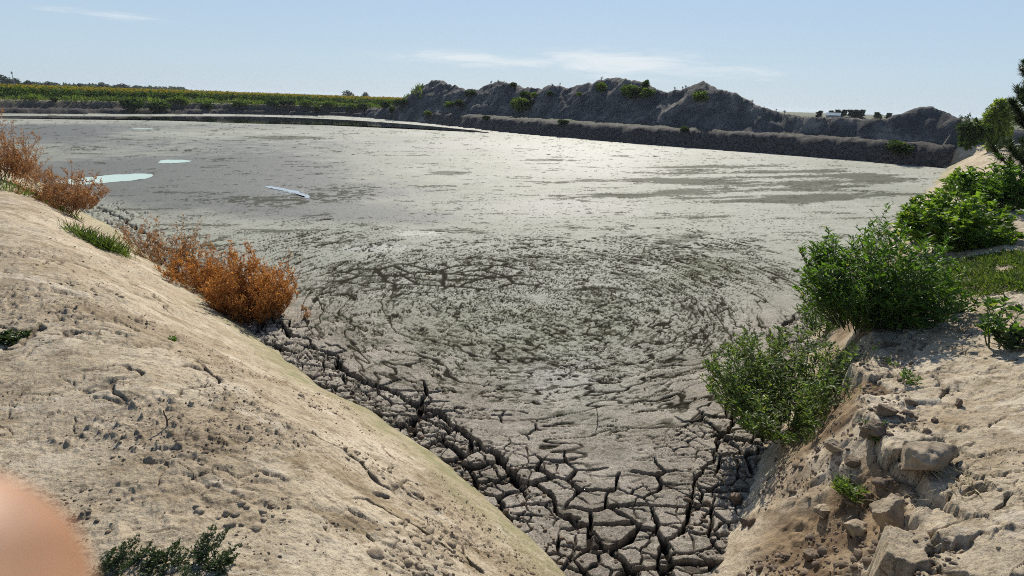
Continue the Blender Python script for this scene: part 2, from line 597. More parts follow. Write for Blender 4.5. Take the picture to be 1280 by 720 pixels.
def mat_mud():
    m, nt = new_mat("drying_mud"); T = NT(nt); P = T.pos()
    big = T.noise(0.16, 5, 0.6, P); mid = T.noise(2.2, 6, 0.65, P); fine = T.noise(28, 5, 0.75, P); tiny = T.noise(110, 3, 0.7, P)
    c = T.ramp(big, [(0.32, (0.30, 0.305, 0.24)), (0.5, (0.365, 0.365, 0.295)), (0.68, (0.42, 0.415, 0.355))])
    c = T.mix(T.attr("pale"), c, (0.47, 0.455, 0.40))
    c = T.mix(T.attr("green"), c, T.mix(T.mr(mid, 0.35, 0.65), (0.155, 0.17, 0.08), (0.27, 0.28, 0.17)))
    c = T.mix(T.attr("brown"), c, T.mix(T.mr(mid, 0.35, 0.65), (0.27, 0.215, 0.165), (0.47, 0.40, 0.325)))
    c = T.mix(T.attr("damp"), c, (0.125, 0.125, 0.112))
    c = T.mix(T.math("MULTIPLY", T.mr(fine, 0.50, 0.60, 0, 0.85), T.attr("speck")), c, (0.075, 0.072, 0.05))
    c = T.mix(T.math("MULTIPLY", T.mr(tiny, 0.54, 0.62, 0, 0.9), T.attr("speck")), c, (0.07, 0.065, 0.045))
    c = T.mix(T.math("MULTIPLY", T.mr(tiny, 0.44, 0.36, 0, 0.6), T.attr("speck")), c, (0.62, 0.61, 0.54))
    mp = T.n("ShaderNodeMapping"); mp.inputs["Scale"].default_value = (0.45, 1.5, 1); mp.inputs["Rotation"].default_value = (0, 0, 0.25); T.lk(P, mp.inputs["Vector"])
    far = T.noise(3.2, 9, 0.72, mp.outputs[0], 1.0)
    c = T.mix(T.math("MULTIPLY", T.mr(far, 0.545, 0.62, 0, 0.7), T.attr("speck")), c, (0.115, 0.115, 0.08))
    c = T.mix(T.attr("algae"), c, T.mix(T.mr(fine, 0.4, 0.6), (0.036, 0.036, 0.024), (0.10, 0.098, 0.06)))
    c = T.mix(T.attr("crack"), c, (0.028, 0.022, 0.018))
    n = T.bump(T.noise(75, 6, 0.8, P), 0.9, 0.012)
    n = T.bump(T.noise(11, 9, 0.78, P), 0.6, 0.025, n)
    rough = T.mr(T.attr("damp"), 0, 1, 0.72, 0.6)
    rough = T.math("SUBTRACT", rough, T.math("MULTIPLY", T.attr("wet"), 0.30))
    spec = T.math("MULTIPLY", T.mr(T.attr("crack"), 0, 0.5, 0.20, 0.01), T.mr(T.attr("algae"), 0, 0.6, 1, 0.15))
    T.out(c, rough, spec, n)
    return m


def mat_water(name, col, rough=0.03, bump=0.004):
    m, nt = new_mat(name); T = NT(nt); P = T.pos()
    n = T.bump(T.noise(3, 3, 0.5, P), 0.25, bump)
    T.out(col, rough, 0.5, n, IOR=1.33)
    return m


def mat_leaf(name, c0, c1, trans=0.38, rough=0.45, spec=0.35, tint=None, c2=None):
    m, nt = new_mat(name); T = NT(nt)
    c = T.ramp(T.attr("rnd"), [(0.0, c0), (0.86, c1), (0.95, c1), (1.0, c2 or c1)])
    c = T.mix(T.mr(T.noise(9, 3, 0.6, T.pos()), 0.4, 0.65, 0, 0.45), c, tuple(0.55 * q for q in c0))
    b, o = T.out(c, rough, spec)
    tr = T.n("ShaderNodeBsdfTranslucent")
    bright = T.mix(1.0, c, tint or (1.7, 1.9, 0.75), "MULTIPLY")
    T.lk(bright, tr.inputs["Color"])
    mx = T.n("ShaderNodeMixShader"); mx.inputs[0].default_value = trans
    T.lk(b.outputs[0], mx.inputs[1]); T.lk(tr.outputs[0], mx.inputs[2]); T.lk(mx.outputs[0], o.inputs["Surface"])
    return m


def mat_plain(name, c0, c1, scale=20, rough=0.85, spec=0.2, bump=0.0):
    m, nt = new_mat(name); T = NT(nt); P = T.pos()
    c = T.ramp(T.noise(scale, 5, 0.65, P), [(0.35, c0), (0.65, c1)])
    n = T.bump(T.noise(scale * 3, 5, 0.7, P), 0.7, bump) if bump else None
    T.out(c, rough, spec, n)
    return m


M_SOIL = mat_soil(); M_HEAP = mat_heap(); M_MUD = mat_mud()
M_POND = mat_water("green_puddle", (0.56, 0.68, 0.55), 0.22)
M_SILTWATER = mat_water("silty_water", (0.46, 0.49, 0.50), 0.1)
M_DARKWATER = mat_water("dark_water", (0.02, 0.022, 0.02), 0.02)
M_LEAF = mat_leaf("weed_leaf", (0.055, 0.105, 0.018), (0.105, 0.185, 0.028), 0.45, c2=(0.26, 0.23, 0.06))
M_LEAF_PALE = mat_leaf("pale_weed_leaf", (0.08, 0.125, 0.035), (0.17, 0.22, 0.06), 0.42, c2=(0.32, 0.27, 0.10))
M_LEAF_BROAD = mat_leaf("broad_leaf", (0.07, 0.125, 0.018), (0.17, 0.25, 0.035), 0.48, c2=(0.34, 0.30, 0.08))
M_LEAF_DARK = mat_leaf("dark_weed_leaf", (0.035, 0.055, 0.018), (0.06, 0.085, 0.025), 0.3)
M_GRASS = mat_leaf("grass_blade", (0.05, 0.085, 0.02), (0.12, 0.15, 0.04), 0.4, 0.7, 0.1)
M_SHRUB = mat_leaf("far_shrub_leaf", (0.030, 0.050, 0.018), (0.065, 0.095, 0.03), 0.3, 0.8, 0.05)
M_SHRUB_LIGHT = mat_leaf("far_bright_leaf", (0.07, 0.11, 0.022), (0.15, 0.19, 0.045), 0.35, 0.8, 0.05)
M_WILLOW = mat_leaf("willow_leaf", (0.14, 0.18, 0.045), (0.24, 0.28, 0.07), 0.45, 0.8, 0.05)
M_FARTREE = mat_leaf("distant_tree_leaf", (0.04, 0.06, 0.035), (0.06, 0.085, 0.05), 0.2, 0.8, 0.05)
M_NEEDLE = mat_leaf("pine_needle", (0.022, 0.04, 0.018), (0.05, 0.07, 0.025), 0.2)
M_DRY = mat_leaf("dry_seed_head", (0.34, 0.135, 0.035), (0.60, 0.31, 0.085), 0.42, 0.8, 0.1, (1.25, 1.1, 0.9), c2=(0.58, 0.42, 0.20))
M_DRYPALE = mat_leaf("faded_seed_head", (0.30, 0.14, 0.06), (0.54, 0.31, 0.13), 0.38, 0.8, 0.1, (1.2, 1.1, 0.95), c2=(0.55, 0.44, 0.26))
M_TWIG = mat_plain("dry_twig", (0.16, 0.085, 0.045), (0.27, 0.15, 0.08), 30)
M_STEM = mat_plain("green_stem", (0.05, 0.075, 0.03), (0.11, 0.11, 0.055), 30)
M_BARK = mat_plain("bark", (0.07, 0.052, 0.04), (0.14, 0.105, 0.08), 25, bump=0.01)
M_CLOD = mat_plain("earth_clod", (0.20, 0.155, 0.105), (0.38, 0.31, 0.22), 14, bump=0.012)
M_CLOD_DARK = mat_plain("moist_clod", (0.10, 0.075, 0.055), (0.22, 0.165, 0.115), 14, bump=0.012)
M_SUNFLOWER_LEAF = mat_leaf("sunflower_leaf", (0.05, 0.085, 0.02), (0.09, 0.125, 0.03), 0.35, 0.8, 0.05)
M_SUNFLOWER_HEAD = mat_leaf("sunflower_head", (0.22, 0.19, 0.02), (0.42, 0.33, 0.035), 0.35, 0.7, 0.1, (1.2, 1.1, 0.6))
M_WHITE = mat_plain("weathered_white", (0.55, 0.55, 0.53), (0.7, 0.7, 0.68), 10)
M_ROOF = mat_plain("pale_blue_roof", (0.17, 0.235, 0.29), (0.22, 0.29, 0.34), 0.8, 0.5)
M_STEEL = mat_plain("grey_steel", (0.22, 0.23, 0.25), (0.3, 0.31, 0.33), 3, 0.6)
M_DEADWOOD = mat_plain("bleached_wood", (0.30, 0.25, 0.19), (0.44, 0.38, 0.30), 12, bump=0.005)


def mat_skin():
    m, nt = new_mat("skin"); T = NT(nt)
    P = T.n("ShaderNodeTexCoord").outputs["Object"]
    c = T.ramp(T.noise(130, 4, 0.6, P), [(0.38, (0.29, 0.15, 0.08)), (0.62, (0.40, 0.22, 0.125))])
    n = T.bump(T.noise(900, 3, 0.6, P), 0.3, 0.0004)
    b, o = T.out(c, 0.5, 0.4, n)
    b.inputs["Subsurface Weight"].default_value = 0.25
    b.inputs["Subsurface Radius"].default_value = (0.010, 0.004, 0.002)
    b.inputs["Subsurface Scale"].default_value = 1.0
    return m


M_SKIN = mat_skin()


# ------------------------------------------------------------------ ground and spoil heaps
def polar(azs, rs):
    A, Rr = np.meshgrid(azs, rs)
    return Rr * np.sin(A), Rr * np.cos(A)


def quads(nr, nc, wrap):
    i = np.arange(nr - 1)[:, None] * nc
    j = np.arange(nc if wrap else nc - 1)[None, :]
    j2 = (j + 1) % nc
    return np.stack([i + j, i + nc + j, i + nc + j2, i + j2], -1).reshape(-1, 4)


def build_ground():
    dense = np.radians(np.arange(-54, 54.01, 0.085))
    wide = np.radians(np.arange(56, 304.1, 2.0))
    azs = np.concatenate([dense, wide])
    dep = np.radians(np.concatenate([np.arange(80, 52, -2.0), np.arange(52, 20, -0.085), np.arange(20, 5.0, -0.07)]))
    r1 = 1.55 / np.tan(dep)
    r2 = np.geomspace(r1[-1] * 1.01, 30, 40)
    r3 = np.concatenate([np.arange(30.25, 105, 0.30)])
    r4 = np.geomspace(106, 1500, 40)
    rs = np.concatenate([[0.02, 0.12], r1, r2, r3, r4])
    rs = np.unique(rs)
    X, Y = polar(azs, rs)
    x, y = X.ravel(), Y.ravel()
    z, sd, wR, rough_n, cmask, crk, wf, near, lev = ground_parts(x, y)
    hz = heap_height(x, y)
    isheap = hz > z + 0.02
    zz = np.maximum(z, hz)
    zz = np.where(sd < -0.6, -0.7, zz)
    V = np.stack([x, y, zz], 1)
    q = quads(len(rs), len(azs), True)
    keep = (sd[q] > -1.5).any(1)
    q = q[keep]
    hq = isheap[q].sum(1) >= 2
    r = np.hypot(x, y)
    n = fbm(x * 2.0, y * 2.0, 3, 90)
    attrs = dict(
        rough=np.clip(rough_n * sstep(0.5, 1.0, sd) * 0.6 * (1 - wR * 0.5), 0, 1),
        shore=sstep(0.75, 0.05, sd + 0.15 * n) * (1 - wR) * (~wf),
        crack=np.clip(crk * 0.8 + 0.5 * cmask * 0.3, 0, 1),
        apron=wR * near * sstep(0.5, 0.1, lev) * sstep(0.05, 0.35, sd) * sstep(0.95, 0.8, sd) * sstep(-0.3, 0.2, n + 0.1),
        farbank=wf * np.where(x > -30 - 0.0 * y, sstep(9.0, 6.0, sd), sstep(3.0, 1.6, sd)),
        green=np.clip(sstep(0.0, 3.0, sd - 1.2) * sstep(40, 48, r), 0, 1) * 0.85,
    )
    for nm, sel, mat in (("ground", ~hq, M_SOIL), ("hills", hq, M_HEAP)):
        qq = q[sel]
        used, inv = np.unique(qq, return_inverse=True)
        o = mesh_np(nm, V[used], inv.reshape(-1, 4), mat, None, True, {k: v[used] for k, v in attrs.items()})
        o["kind"] = "structure"
        if nm == "ground":
            tag(o, "dry tan earth banks sloping to the mud basin", "ground")
        else:
            tag(o, "dark heaps of dug earth along the far side of the basin", "hills")


build_ground()

# ------------------------------------------------------------------ mud bed
PUDDLES = {
    "puddle": [],
}


def wblob(px, py, wpx, hpx):
    """patch on the mud plane seen around a pixel: centre and half sizes along/across the view"""
    c = np.array(at(px, py)); a = np.array(at(px + wpx, py)); b = np.array(at(px, py - hpx)); b2 = np.array(at(px, py + hpx))
    ea = a - c; eb = (b - b2) / 2
    return c, ea, eb


def patch(x, y, px, py, wpx, hpx):
    c, ea, eb = wblob(px, py, wpx, hpx)
    M = np.linalg.inv(np.array([ea, eb]).T)
    u = M[0, 0] * (x - c[0]) + M[0, 1] * (y - c[1]); v = M[1, 0] * (x - c[0]) + M[1, 1] * (y - c[1])
    return np.exp(-(u * u + v * v))


def mud_field(x, y):
    sd, dn, df, dh = wavy_sd(x, y)
    s = -sd
    r = np.hypot(x, y)
    fine = sstep(16, 8, r)
    corner = np.exp(-((x - 1.1) ** 2 + (y - 2.4) ** 2) / (2 * 1.35 ** 2))
    n1 = fbm(x * 0.9, y * 0.9, 4, 100); n2 = fbm(x * 2.3, y * 2.3, 3, 101)
    leftish = (x < 0.9)
    W = 0.62 + 2.0 * corner + np.where(leftish, 0.22, 0.02)
    W = np.where((r > 10) & leftish, 1.25, W)
    W = W * (1 + 0.55 * n1)
    c = sstep(1.0, 0.35, s / np.maximum(W, 0.2)) * sstep(24, 12, r)
    c = np.where(np.minimum(df, dh) < dn, 0, c)
    # long mid zone with skin cracks
    A = lambda *p: patch(x, y, *p)
    zone = np.clip(A(520, 345, 110, 30) + A(640, 330, 140, 34) + A(760, 350, 150, 45) + A(700, 420, 170, 45) + 0.8 * A(620, 390, 150, 40)
                   + 0.8 * A(880, 340, 110, 40) + 0.7 * A(470, 395, 90, 40) + 0.55 * A(860, 430, 90, 25) + 0.6 * A(560, 470, 110, 40), 0, 1)
    far_dark = np.clip(A(930, 215, 130, 11) + A(1060, 232, 90, 14) + 0.9 * A(900, 245, 160, 8) + 0.9 * A(960, 225, 190, 16)
                       + 0.5 * A(860, 300, 180, 16), 0, 1)
    mid_dark = np.clip(A(430, 238, 60, 12) + A(310, 250, 110, 9) + 0.8 * A(420, 300, 70, 16) + 0.8 * A(250, 300, 60, 16)
                       + 0.6 * A(560, 262, 60, 4) + 0.8 * A(110, 185, 50, 6) + 0.7 * A(250, 188, 70, 5), 0, 1)
    patch_olive = np.clip(1.1 * A(562, 216, 34, 3.2) + 0.9 * A(700, 228, 12, 2) + 0.9 * A(680, 200, 40, 2.5) + .8 * A(775, 195, 25, 2)
                          + 0.9 * A(360, 172, 70, 4) + 0.5 * A(150, 175, 120, 5), 0, 1)
    dm0 = np.clip(A(330, 212, 120, 24) + A(240, 235, 130, 20) + A(430, 265, 100, 10), 0, 1)
    # warped coordinates make swirling torn edges
    wx = x + 0.25 * fbm(x * 0.5, y * 0.5, 2, 110); wy = y + 0.25 * fbm(x * 0.5, y * 0.5, 2, 111)
    sw = fbm(wx * 0.8, wy * 1.7, 5, 112, 0.6)
    sw2 = fbm(wx * 2.6 + wy * 0.8, wy * 3.4 - wx * 0.7, 4, 113, 0.62)
    far_sw = fbm(wx * 0.12 + wy * 0.05, wy * 0.55 - wx * 0.22, 7, 114, 0.70)
    tear = sstep(0.022, 0.008, np.abs(sw)) * sstep(0.30, 0.65, zone + 0.35 * n1)
    tear2 = sstep(0.040, 0.015, np.abs(sw2)) * sstep(0.35, 0.8, zone + 0.6 * n2)
    e3, cr3, _, _ = voro((wx + .1 * n2) / 0.62, (wy + 0.1 * n1) / 0.42, 120)
    plates = sstep(0.055, 0.012, e3 * 0.5) * sstep(0.45, 0.8, np.clip(A(500, 345, 120, 26) + 0.7 * A(620, 335, 60, 22) + .5 * A(745, 370, 90, 40), 0, 1) + 0.5 * n2)
    cen = at(675, 372)
    qx, qy = x - cen[0] + 0.30 * fbm(x * 0.5, y * 0.5, 2, 170), y - cen[1] + 0.30 * fbm(x * 0.5, y * 0.5, 2, 171)
    rad = np.hypot(qx, qy); th = np.arctan2(qx, -qy)
    swirl = np.clip(1.05 * A(640, 390, 330, 105) + 0.5 * A(330, 300, 120, 30) + 0.4 * A(900, 320, 200, 40) + 0.55 * fbm(x * 0.55, y * 0.55, 4, 172, 0.6), 0, 1) * sstep(0.0, 0.5, rad + 0.3 * n2)
    dn_ = perlin(rad * 17, th * 11.0, 117) + 0.55 * perlin(rad * 29, th * 23.0, 118)
    dash = sstep(0.50, 0.62, dn_ + 0.45 * n1 + 0.2 * (zone - 0.5)) * sstep(0.15, 0.5, swirl)
    arc = sstep(0.032, 0.012, np.abs(fbm(rad * 1.7, th * 1.6, 4, 119, 0.62))) * sstep(0.15, 0.5, swirl + 0.4 * n2)
    arc2 = sstep(0.034, 0.012, np.abs(fbm(rad * 2.6 + 5, th * 2.2, 4, 121, 0.62))) * sstep(0.3, 0.7, A(930, 490, 110, 60) + 0.3 * n2)
    arc3 = sstep(0.024, 0.009, np.abs(fbm(rad * 2.3 + 11, th * 2.4, 5, 123, 0.66))) * sstep(0.25, 0.6, swirl + 0.5 * n1)
    halo = sstep(0.16, 0.02, np.abs(fbm(rad * 1.7, th * 1.6, 4, 119, 0.62))) * sstep(0.2, 0.55, swirl + 0.5 * n2) * sstep(-0.1, 0.25, n1 + 0.1) * 0.22
    stain = 0.4 * sstep(0.0, 0.45, fbm(rad * 1.1 + 3, th * 2.0, 6, 124, 0.68)) * sstep(0.3, 0.8, zone) * 0.55
    arc = np.maximum(np.maximum(arc, arc2), arc3)
    pk = perlin(rad * 19, th * 17.0, 126) + 0.7 * perlin(rad * 38, th * 38.0, 127) + 0.6 * perlin(x * 13, y * 13, 128)
    peck = 0.85 * sstep(0.50, 0.66, pk + 0.35 * n1 + 0.22 * (swirl - 0.5)) * sstep(0.7, 1.6, s) * sstep(26, 14, r) * (1 - 0.6 * np.clip(dm0, 0, 1))
    dark_mid = sstep(0.05, 0.28, sw2 + 0.4 * (mid_dark - 0.55)) * sstep(0.30, 0.75, mid_dark + 0.3 * n1)
    streak = sstep(0.02, 0.22, far_sw + 0.45 * (far_dark - 0.62)) * sstep(0.18, 0.6, far_dark)
    fleck = sstep(0.16, 0.32, fbm(wx * 0.22 + wy * 0.06, wy * 1.0 - wx * 0.25, 7, 116, 0.78)) * sstep(6, 12, r) * 0.75
    fine_fl = sstep(0.20, 0.34, fbm(wx * 0.45 + wy * 0.1, wy * 2.3 - wx * 0.5, 7, 122, 0.8) + 0.25 * n1) * sstep(6, 12, r) * 0.8
    fleck = np.maximum(fleck, fine_fl)
    olive = sstep(0.45, 0.75, patch_olive + 0.25 * n2)
    algae = np.clip(0.8 * tear + 0.45 * tear2 + 0.8 * dash + 0.85 * peck + 1.0 * arc + halo + stain + 1.0 * plates + 0.8 * dark_mid + 0.75 * streak + fleck + 0.55 * olive, 0, 1)
    algae = algae * (1 - 0.8 * sstep(0.2, 0.8, c))
    # damp smooth silt at the left
    dm = np.clip(A(150, 212, 130, 16) + A(330, 212, 120, 24) + A(240, 235, 130, 20) + A(430, 265, 100, 10) + 0.8 * A(520, 272, 60, 6) + 0.8 * A(60, 165, 90, 9)
                 + 0.5 * A(300, 180, 300, 12) + 0.6 * A(470, 240, 90, 10) + 0.5 * A(200, 158, 260, 5) + 1.0 * A(140, 223, 80, 8) + 0.8 * A(358, 240, 40, 9), 0, 1.4)
    damp = sstep(0.0, 0.95, 1.25 * dm + 0.45 * n1 + 0.35 * fbm(wx * 0.3, wy * 0.9, 5, 125, 0.65)) * 0.92
    damp = np.clip(damp, 0, 1) * (1 - 0.85 * c)
    wet = np.clip(1.2 * A(470, 310, 60, 6) + A(520, 292, 40, 5) + A(360, 240, 30, 4), 0, 1)
    wet = sstep(0.4, 0.8, wet + 0.4 * n2)
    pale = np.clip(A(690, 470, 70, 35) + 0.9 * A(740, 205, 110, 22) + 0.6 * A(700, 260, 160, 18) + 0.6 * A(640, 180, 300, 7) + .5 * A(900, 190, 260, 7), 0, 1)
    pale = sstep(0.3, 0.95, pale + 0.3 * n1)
    green = np.clip(0.9 * A(880, 335, 60, 18) + 0.8 * A(810, 545, 60, 22) + 0.55 * A(700, 400, 220, 60) + 0.5 * A(480, 420, 110, 50) + 0.5 * A(560, 490, 90, 30)
                    + 0.5 * A(330, 260, 120, 20), 0, 1)
    green = sstep(0.25, 1.0, green + 0.4 * n1)
    brown = np.clip(sstep(2.6, 0.5, s - 0.9 * corner * 1.2 + 0.35 * n1) * sstep(12, 7, r), 0, 1)
    # open cracks near the waterline
    wob = 0.16 * fbm(x * 2.6, y * 2.6, 5, 130, 0.6)
    cs = 0.33 + 0.07 * corner
    gx, gy = x + 0.10 * fbm(x * 2.2, y * 2.2, 4, 131), y + 0.10 * fbm(x * 2.2, y * 2.2, 4, 132)
    e1, cr1, _, _ = voro(gx / 0.31, gy / 0.25, 133, 0.95)
    e1 = e1 * 0.275
    gx2, gy2 = x + 0.035 * fbm(x * 7, y * 7, 3, 134), y + 0.035 * fbm(x * 7, y * 7, 3, 135)
    e2, cr2, _, _ = voro(gx2 / 0.17, gy2 / 0.14, 136, 0.95)
    e2 = e2 * 0.15
    vary = np.clip(0.6 + 1.6 * fbm(x * 1.5, y * 1.5, 3, 137), 0.05, 2.0)
    shore_in = sstep(0.50, 0.28, s) * np.where(leftish, 1.0, 0.75)
    w1 = 0.030 * c * vary * (0.85 + 0.1 * shore_in)
    w2 = 0.0075 * sstep(0.25, 0.9, c) * np.clip(0.4 + 1.3 * fbm(x * 1.9, y * 1.9, 3, 138), 0.0, 1.3) + 0.006 * shore_in * c * np.clip(0.8 + 1.5 * n2, 0.1, 1.6)
    d1 = sstep(w1 + 0.004, w1 * 0.55, e1) * sstep(0.004, 0.009, w1)
    d2 = sstep(w2 + 0.003, w2 * 0.5, e2) * sstep(0.0012, 0.004, w2)
    sm = s + wob
    mw = np.clip(0.024 + 0.030 * fbm(x * 1.7 + 9, y * 1.7, 3, 141), 0.004, 0.05) * np.where(leftish, 1.0, 0.6)
    mc1 = sstep(mw + 0.010, mw * 0.7, np.abs(sm - 0.40 - 0.10 * n1)) * sstep(0.25, 0.6, c)
    mc2 = 0 * mc1
    deep = np.clip(np.maximum(np.maximum(d1, mc1), mc2), 0, 1)
    k = fine
    fine2 = sstep(34, 20, r)
    z = (0.014 * n1 + 0.008 * n2) * fine2 + 0.008 * fbm(x * 5, y * 5, 3, 139) * k + 0.0035 * fbm(x * 18, y * 18, 3, 140) * k
    blocky = shore_in * c
    z = z + blocky * ((cr2 - 0.5) * 0.022 - 0.008) + c * (cr1 - 0.5) * 0.018
    z = z - c * 0.005 * np.exp(-e1 / 0.012) - blocky * 0.006 * np.exp(-e2 / 0.008)
    z = z - (0.085 - 0.025 * shore_in + 0.045 * mc1) * deep - 0.028 * d2 * (1 - deep)
    skin = np.clip(np.maximum(np.maximum(0.4 * tear, arc), plates), 0, 1) * sstep(22, 10, r)
    z = z - 0.016 * skin + 0.004 * sstep(-0.1, 0.3, sw) * zone * fine
    crack = np.clip(np.maximum(np.maximum(deep, 0.75 * d2), 0.75 * np.maximum(arc, plates)), 0, 1)
    speck = np.clip(0.55 + 0.35 * n2 + 0.3 * zone - 0.75 * damp + 0.2 * brown, 0.1, 1)
    return z, s, dict(algae=algae, damp=damp, wet=wet, pale=pale * (1 - c), green=green * (1 - c), brown=brown * 0.85, crack=crack, speck=speck)


def build_mud():
    azs = np.radians(np.arange(-58, 58.01, 0.078))
    dep = np.radians(np.concatenate([np.arange(60, 52, -0.4), np.arange(52, 14, -0.075), np.arange(14, 1.6, -0.06)]))
    rs = 3.0 / np.tan(dep)
    X, Y = polar(azs, rs)
    x, y = X.ravel(), Y.ravel()
    sd0 = basin_sd(x, y)[0]
    q = quads(len(rs), len(azs), False)
    keep = (sd0[q] < 0.7).all(1)
    q = q[keep]
    used, inv = np.unique(q, return_inverse=True)
    x, y = x[used], y[used]
    z, s, at_ = mud_field(x, y)
    z = np.where(s < -0.05, z - 0.15, z)
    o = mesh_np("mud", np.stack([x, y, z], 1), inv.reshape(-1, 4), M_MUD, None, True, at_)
    tag(o, "grey green drying mud filling the basin, cracked near its edges", "mud", kind="structure")


build_mud()


def puddle(px_pts, mat, label, z=0.006, name="water"):
    """flat sheet of standing water with a soft wavy outline"""
    P = np.array([at(*p) for p in px_pts])
    n = len(P)
    t = np.linspace(0, n, 160, endpoint=False)
    i = np.floor(t).astype(int); f = t - i
    p0, p1, p2, p3 = P[(i - 1) % n], P[i % n], P[(i + 1) % n], P[(i + 2) % n]
    f = f[:, None]
    C = 0.5 * (2 * p1 + (p2 - p0) * f + (2 * p0 - 5 * p1 + 4 * p2 - p3) * f ** 2 + (3 * p1 - p0 - 3 * p2 + p3) * f ** 3)
    C = C + 0.30 * np.stack([fbm(C[:, 0] * 0.9, C[:, 1] * 0.9, 4, 150, 0.65), fbm(C[:, 0] * 0.9, C[:, 1] * 0.9, 4, 151, 0.65)], 1)
    c = C.mean(0)
    V = np.concatenate([[[c[0], c[1], z]], np.column_stack([C, np.full(len(C), z)])])
    k = np.arange(len(C))
    o = mesh_np(name, V, np.stack([np.zeros_like(k), k + 1, (k + 1) % len(C) + 1], 1), mat)
    tag(o, label, "water", kind="structure")


puddle([(72, 228), (100, 222.6), (132, 219.2), (165, 217.6), (191, 218), (186, 222), (160, 226), (128, 228.5), (98, 231)], M_POND, "pale green puddle beside the dry orange bush")
puddle([(197, 202.2), (205, 200.2), (222, 200.0), (240, 201.4), (228, 203.4), (208, 204)], M_POND, "small pale puddle beyond the green one")
puddle([(329, 233.2), (342, 233.6), (358, 235.6), (372, 239.2), (381, 243), (390, 248.5), (380, 246.5), (368, 243), (356, 239.6), (341, 236.0)], M_SILTWATER, "narrow bright runnel of water across the damp silt")
puddle([(165, 161.2), (174, 160.5), (188, 160.7), (195, 161.4), (182, 161.8)], M_POND, "thin sliver of water far out on the mud")
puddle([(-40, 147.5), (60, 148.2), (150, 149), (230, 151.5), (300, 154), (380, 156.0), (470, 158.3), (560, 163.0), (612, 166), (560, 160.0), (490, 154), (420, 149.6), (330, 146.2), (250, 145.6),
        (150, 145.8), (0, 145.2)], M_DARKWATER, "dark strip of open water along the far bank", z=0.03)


# ------------------------------------------------------------------ plants
def unit(v):
    return v / (np.linalg.norm(v) + 1e-9)


def curve_stem(p0, d0, L, n, rng, wander=0.12, lift=0.0, droop=0.0):
    P = [np.array(p0, float)]; d = unit(np.array(d0, float)); h = L / n
    for i in range(n):
        d = unit(d + rng.normal(0, wander, 3) + np.array([0, 0, lift - droop * i / n]))
        P.append(P[-1] + d * h)
    return np.array(P)


def weed(name, base, height, spread, stems, leaf, wid, mat, rng, branches=7, lpb=9, label=None, cat="bush", group=None, stem_mat=None, lean=(0, 0), r0=0.006, bend=0.15,
         lift=0.10, leaf_up=0.35, bare=0.12, flat=1.0, tilt=0.9):
    """many-stemmed leafy weed: stems and foliage, both parts of one thing"""
    root = empty(name, base)
    tag(root, label, cat, group)
    S = Geo(); Lf = Geo()
    P_, D_, L_ = [], [], []
    for k in range(stems):
        az = rng.random() * 2 * np.pi
        t = math.sqrt(rng.random()) * spread
        h = height * (0.72 + 0.28 * rng.random()) * (1 - 0.35 * (t / max(spread, 1e-6)) ** 2 * flat)
        start = np.array([math.cos(az) * t * 0.35, math.sin(az) * t * 0.35, -0.03])
        out = np.array([math.cos(az) * t / h * tilt + lean[0], math.sin(az) * t / h * tilt + lean[1], 1.0])
        st = curve_stem(start, out, h * 1.08, 9, rng, 0.07, lift)
        S.tube(st, np.linspace(r0, r0 * 0.3, len(st)), 4)
        nb = max(3, int(branches * (0.7 + 0.6 * rng.random())))
        for b in range(nb):
            tt = bare + (1 - bare) * (b + rng.random()) / nb
            idx = tt * (len(st) - 1.001); i0 = int(idx); p = st[i0] + (st[i0 + 1] - st[i0]) * (idx - i0)
            ba = rng.random() * 2 * np.pi
            bl = height * (0.10 + 0.26 * (1 - tt) * (0.5 + rng.random()))
            bd = np.array([math.cos(ba), math.sin(ba), 0.55])
            br = curve_stem(p, bd, bl, 4, rng, 0.14, 0.12)
            S.tube(br, np.linspace(r0 * 0.45, r0 * 0.15, len(br)), 3)
            m = max(3, int(lpb * (0.6 + 0.8 * rng.random())))
            for j in range(m):
                q = (j + rng.random()) / m
                ii = q * (len(br) - 1.001); a0 = int(ii); pp = br[a0] + (br[a0 + 1] - br[a0]) * (ii - a0)
                la = rng.random() * 2 * np.pi
                dd = unit(br[a0 + 1] - br[a0]) * 0.6 + np.array([math.cos(la), math.sin(la), leaf_up * (0.3 + rng.random())])
                P_.append(pp); D_.append(dd); L_.append(leaf * (0.55 + 0.7 * rng.random()) * (1.0 - 0.35 * q * tt))
        for j in range(5):
            la = rng.random() * 2 * np.pi
            P_.append(st[-1]); D_.append(np.array([math.cos(la), math.sin(la), 1.1])); L_.append(leaf * (0.5 + 0.4 * rng.random()))
    Lf.leaves(np.array(P_), np.array(D_), np.array(L_), wid, rng, 0.3, bend)
    S.build("stems", stem_mat or M_STEM, root)
    Lf.build("foliage", mat, root, smooth=False)
    return root


def g3(px, py):
    return hit(px, py)


def rr(seed):
    return np.random.default_rng(seed)


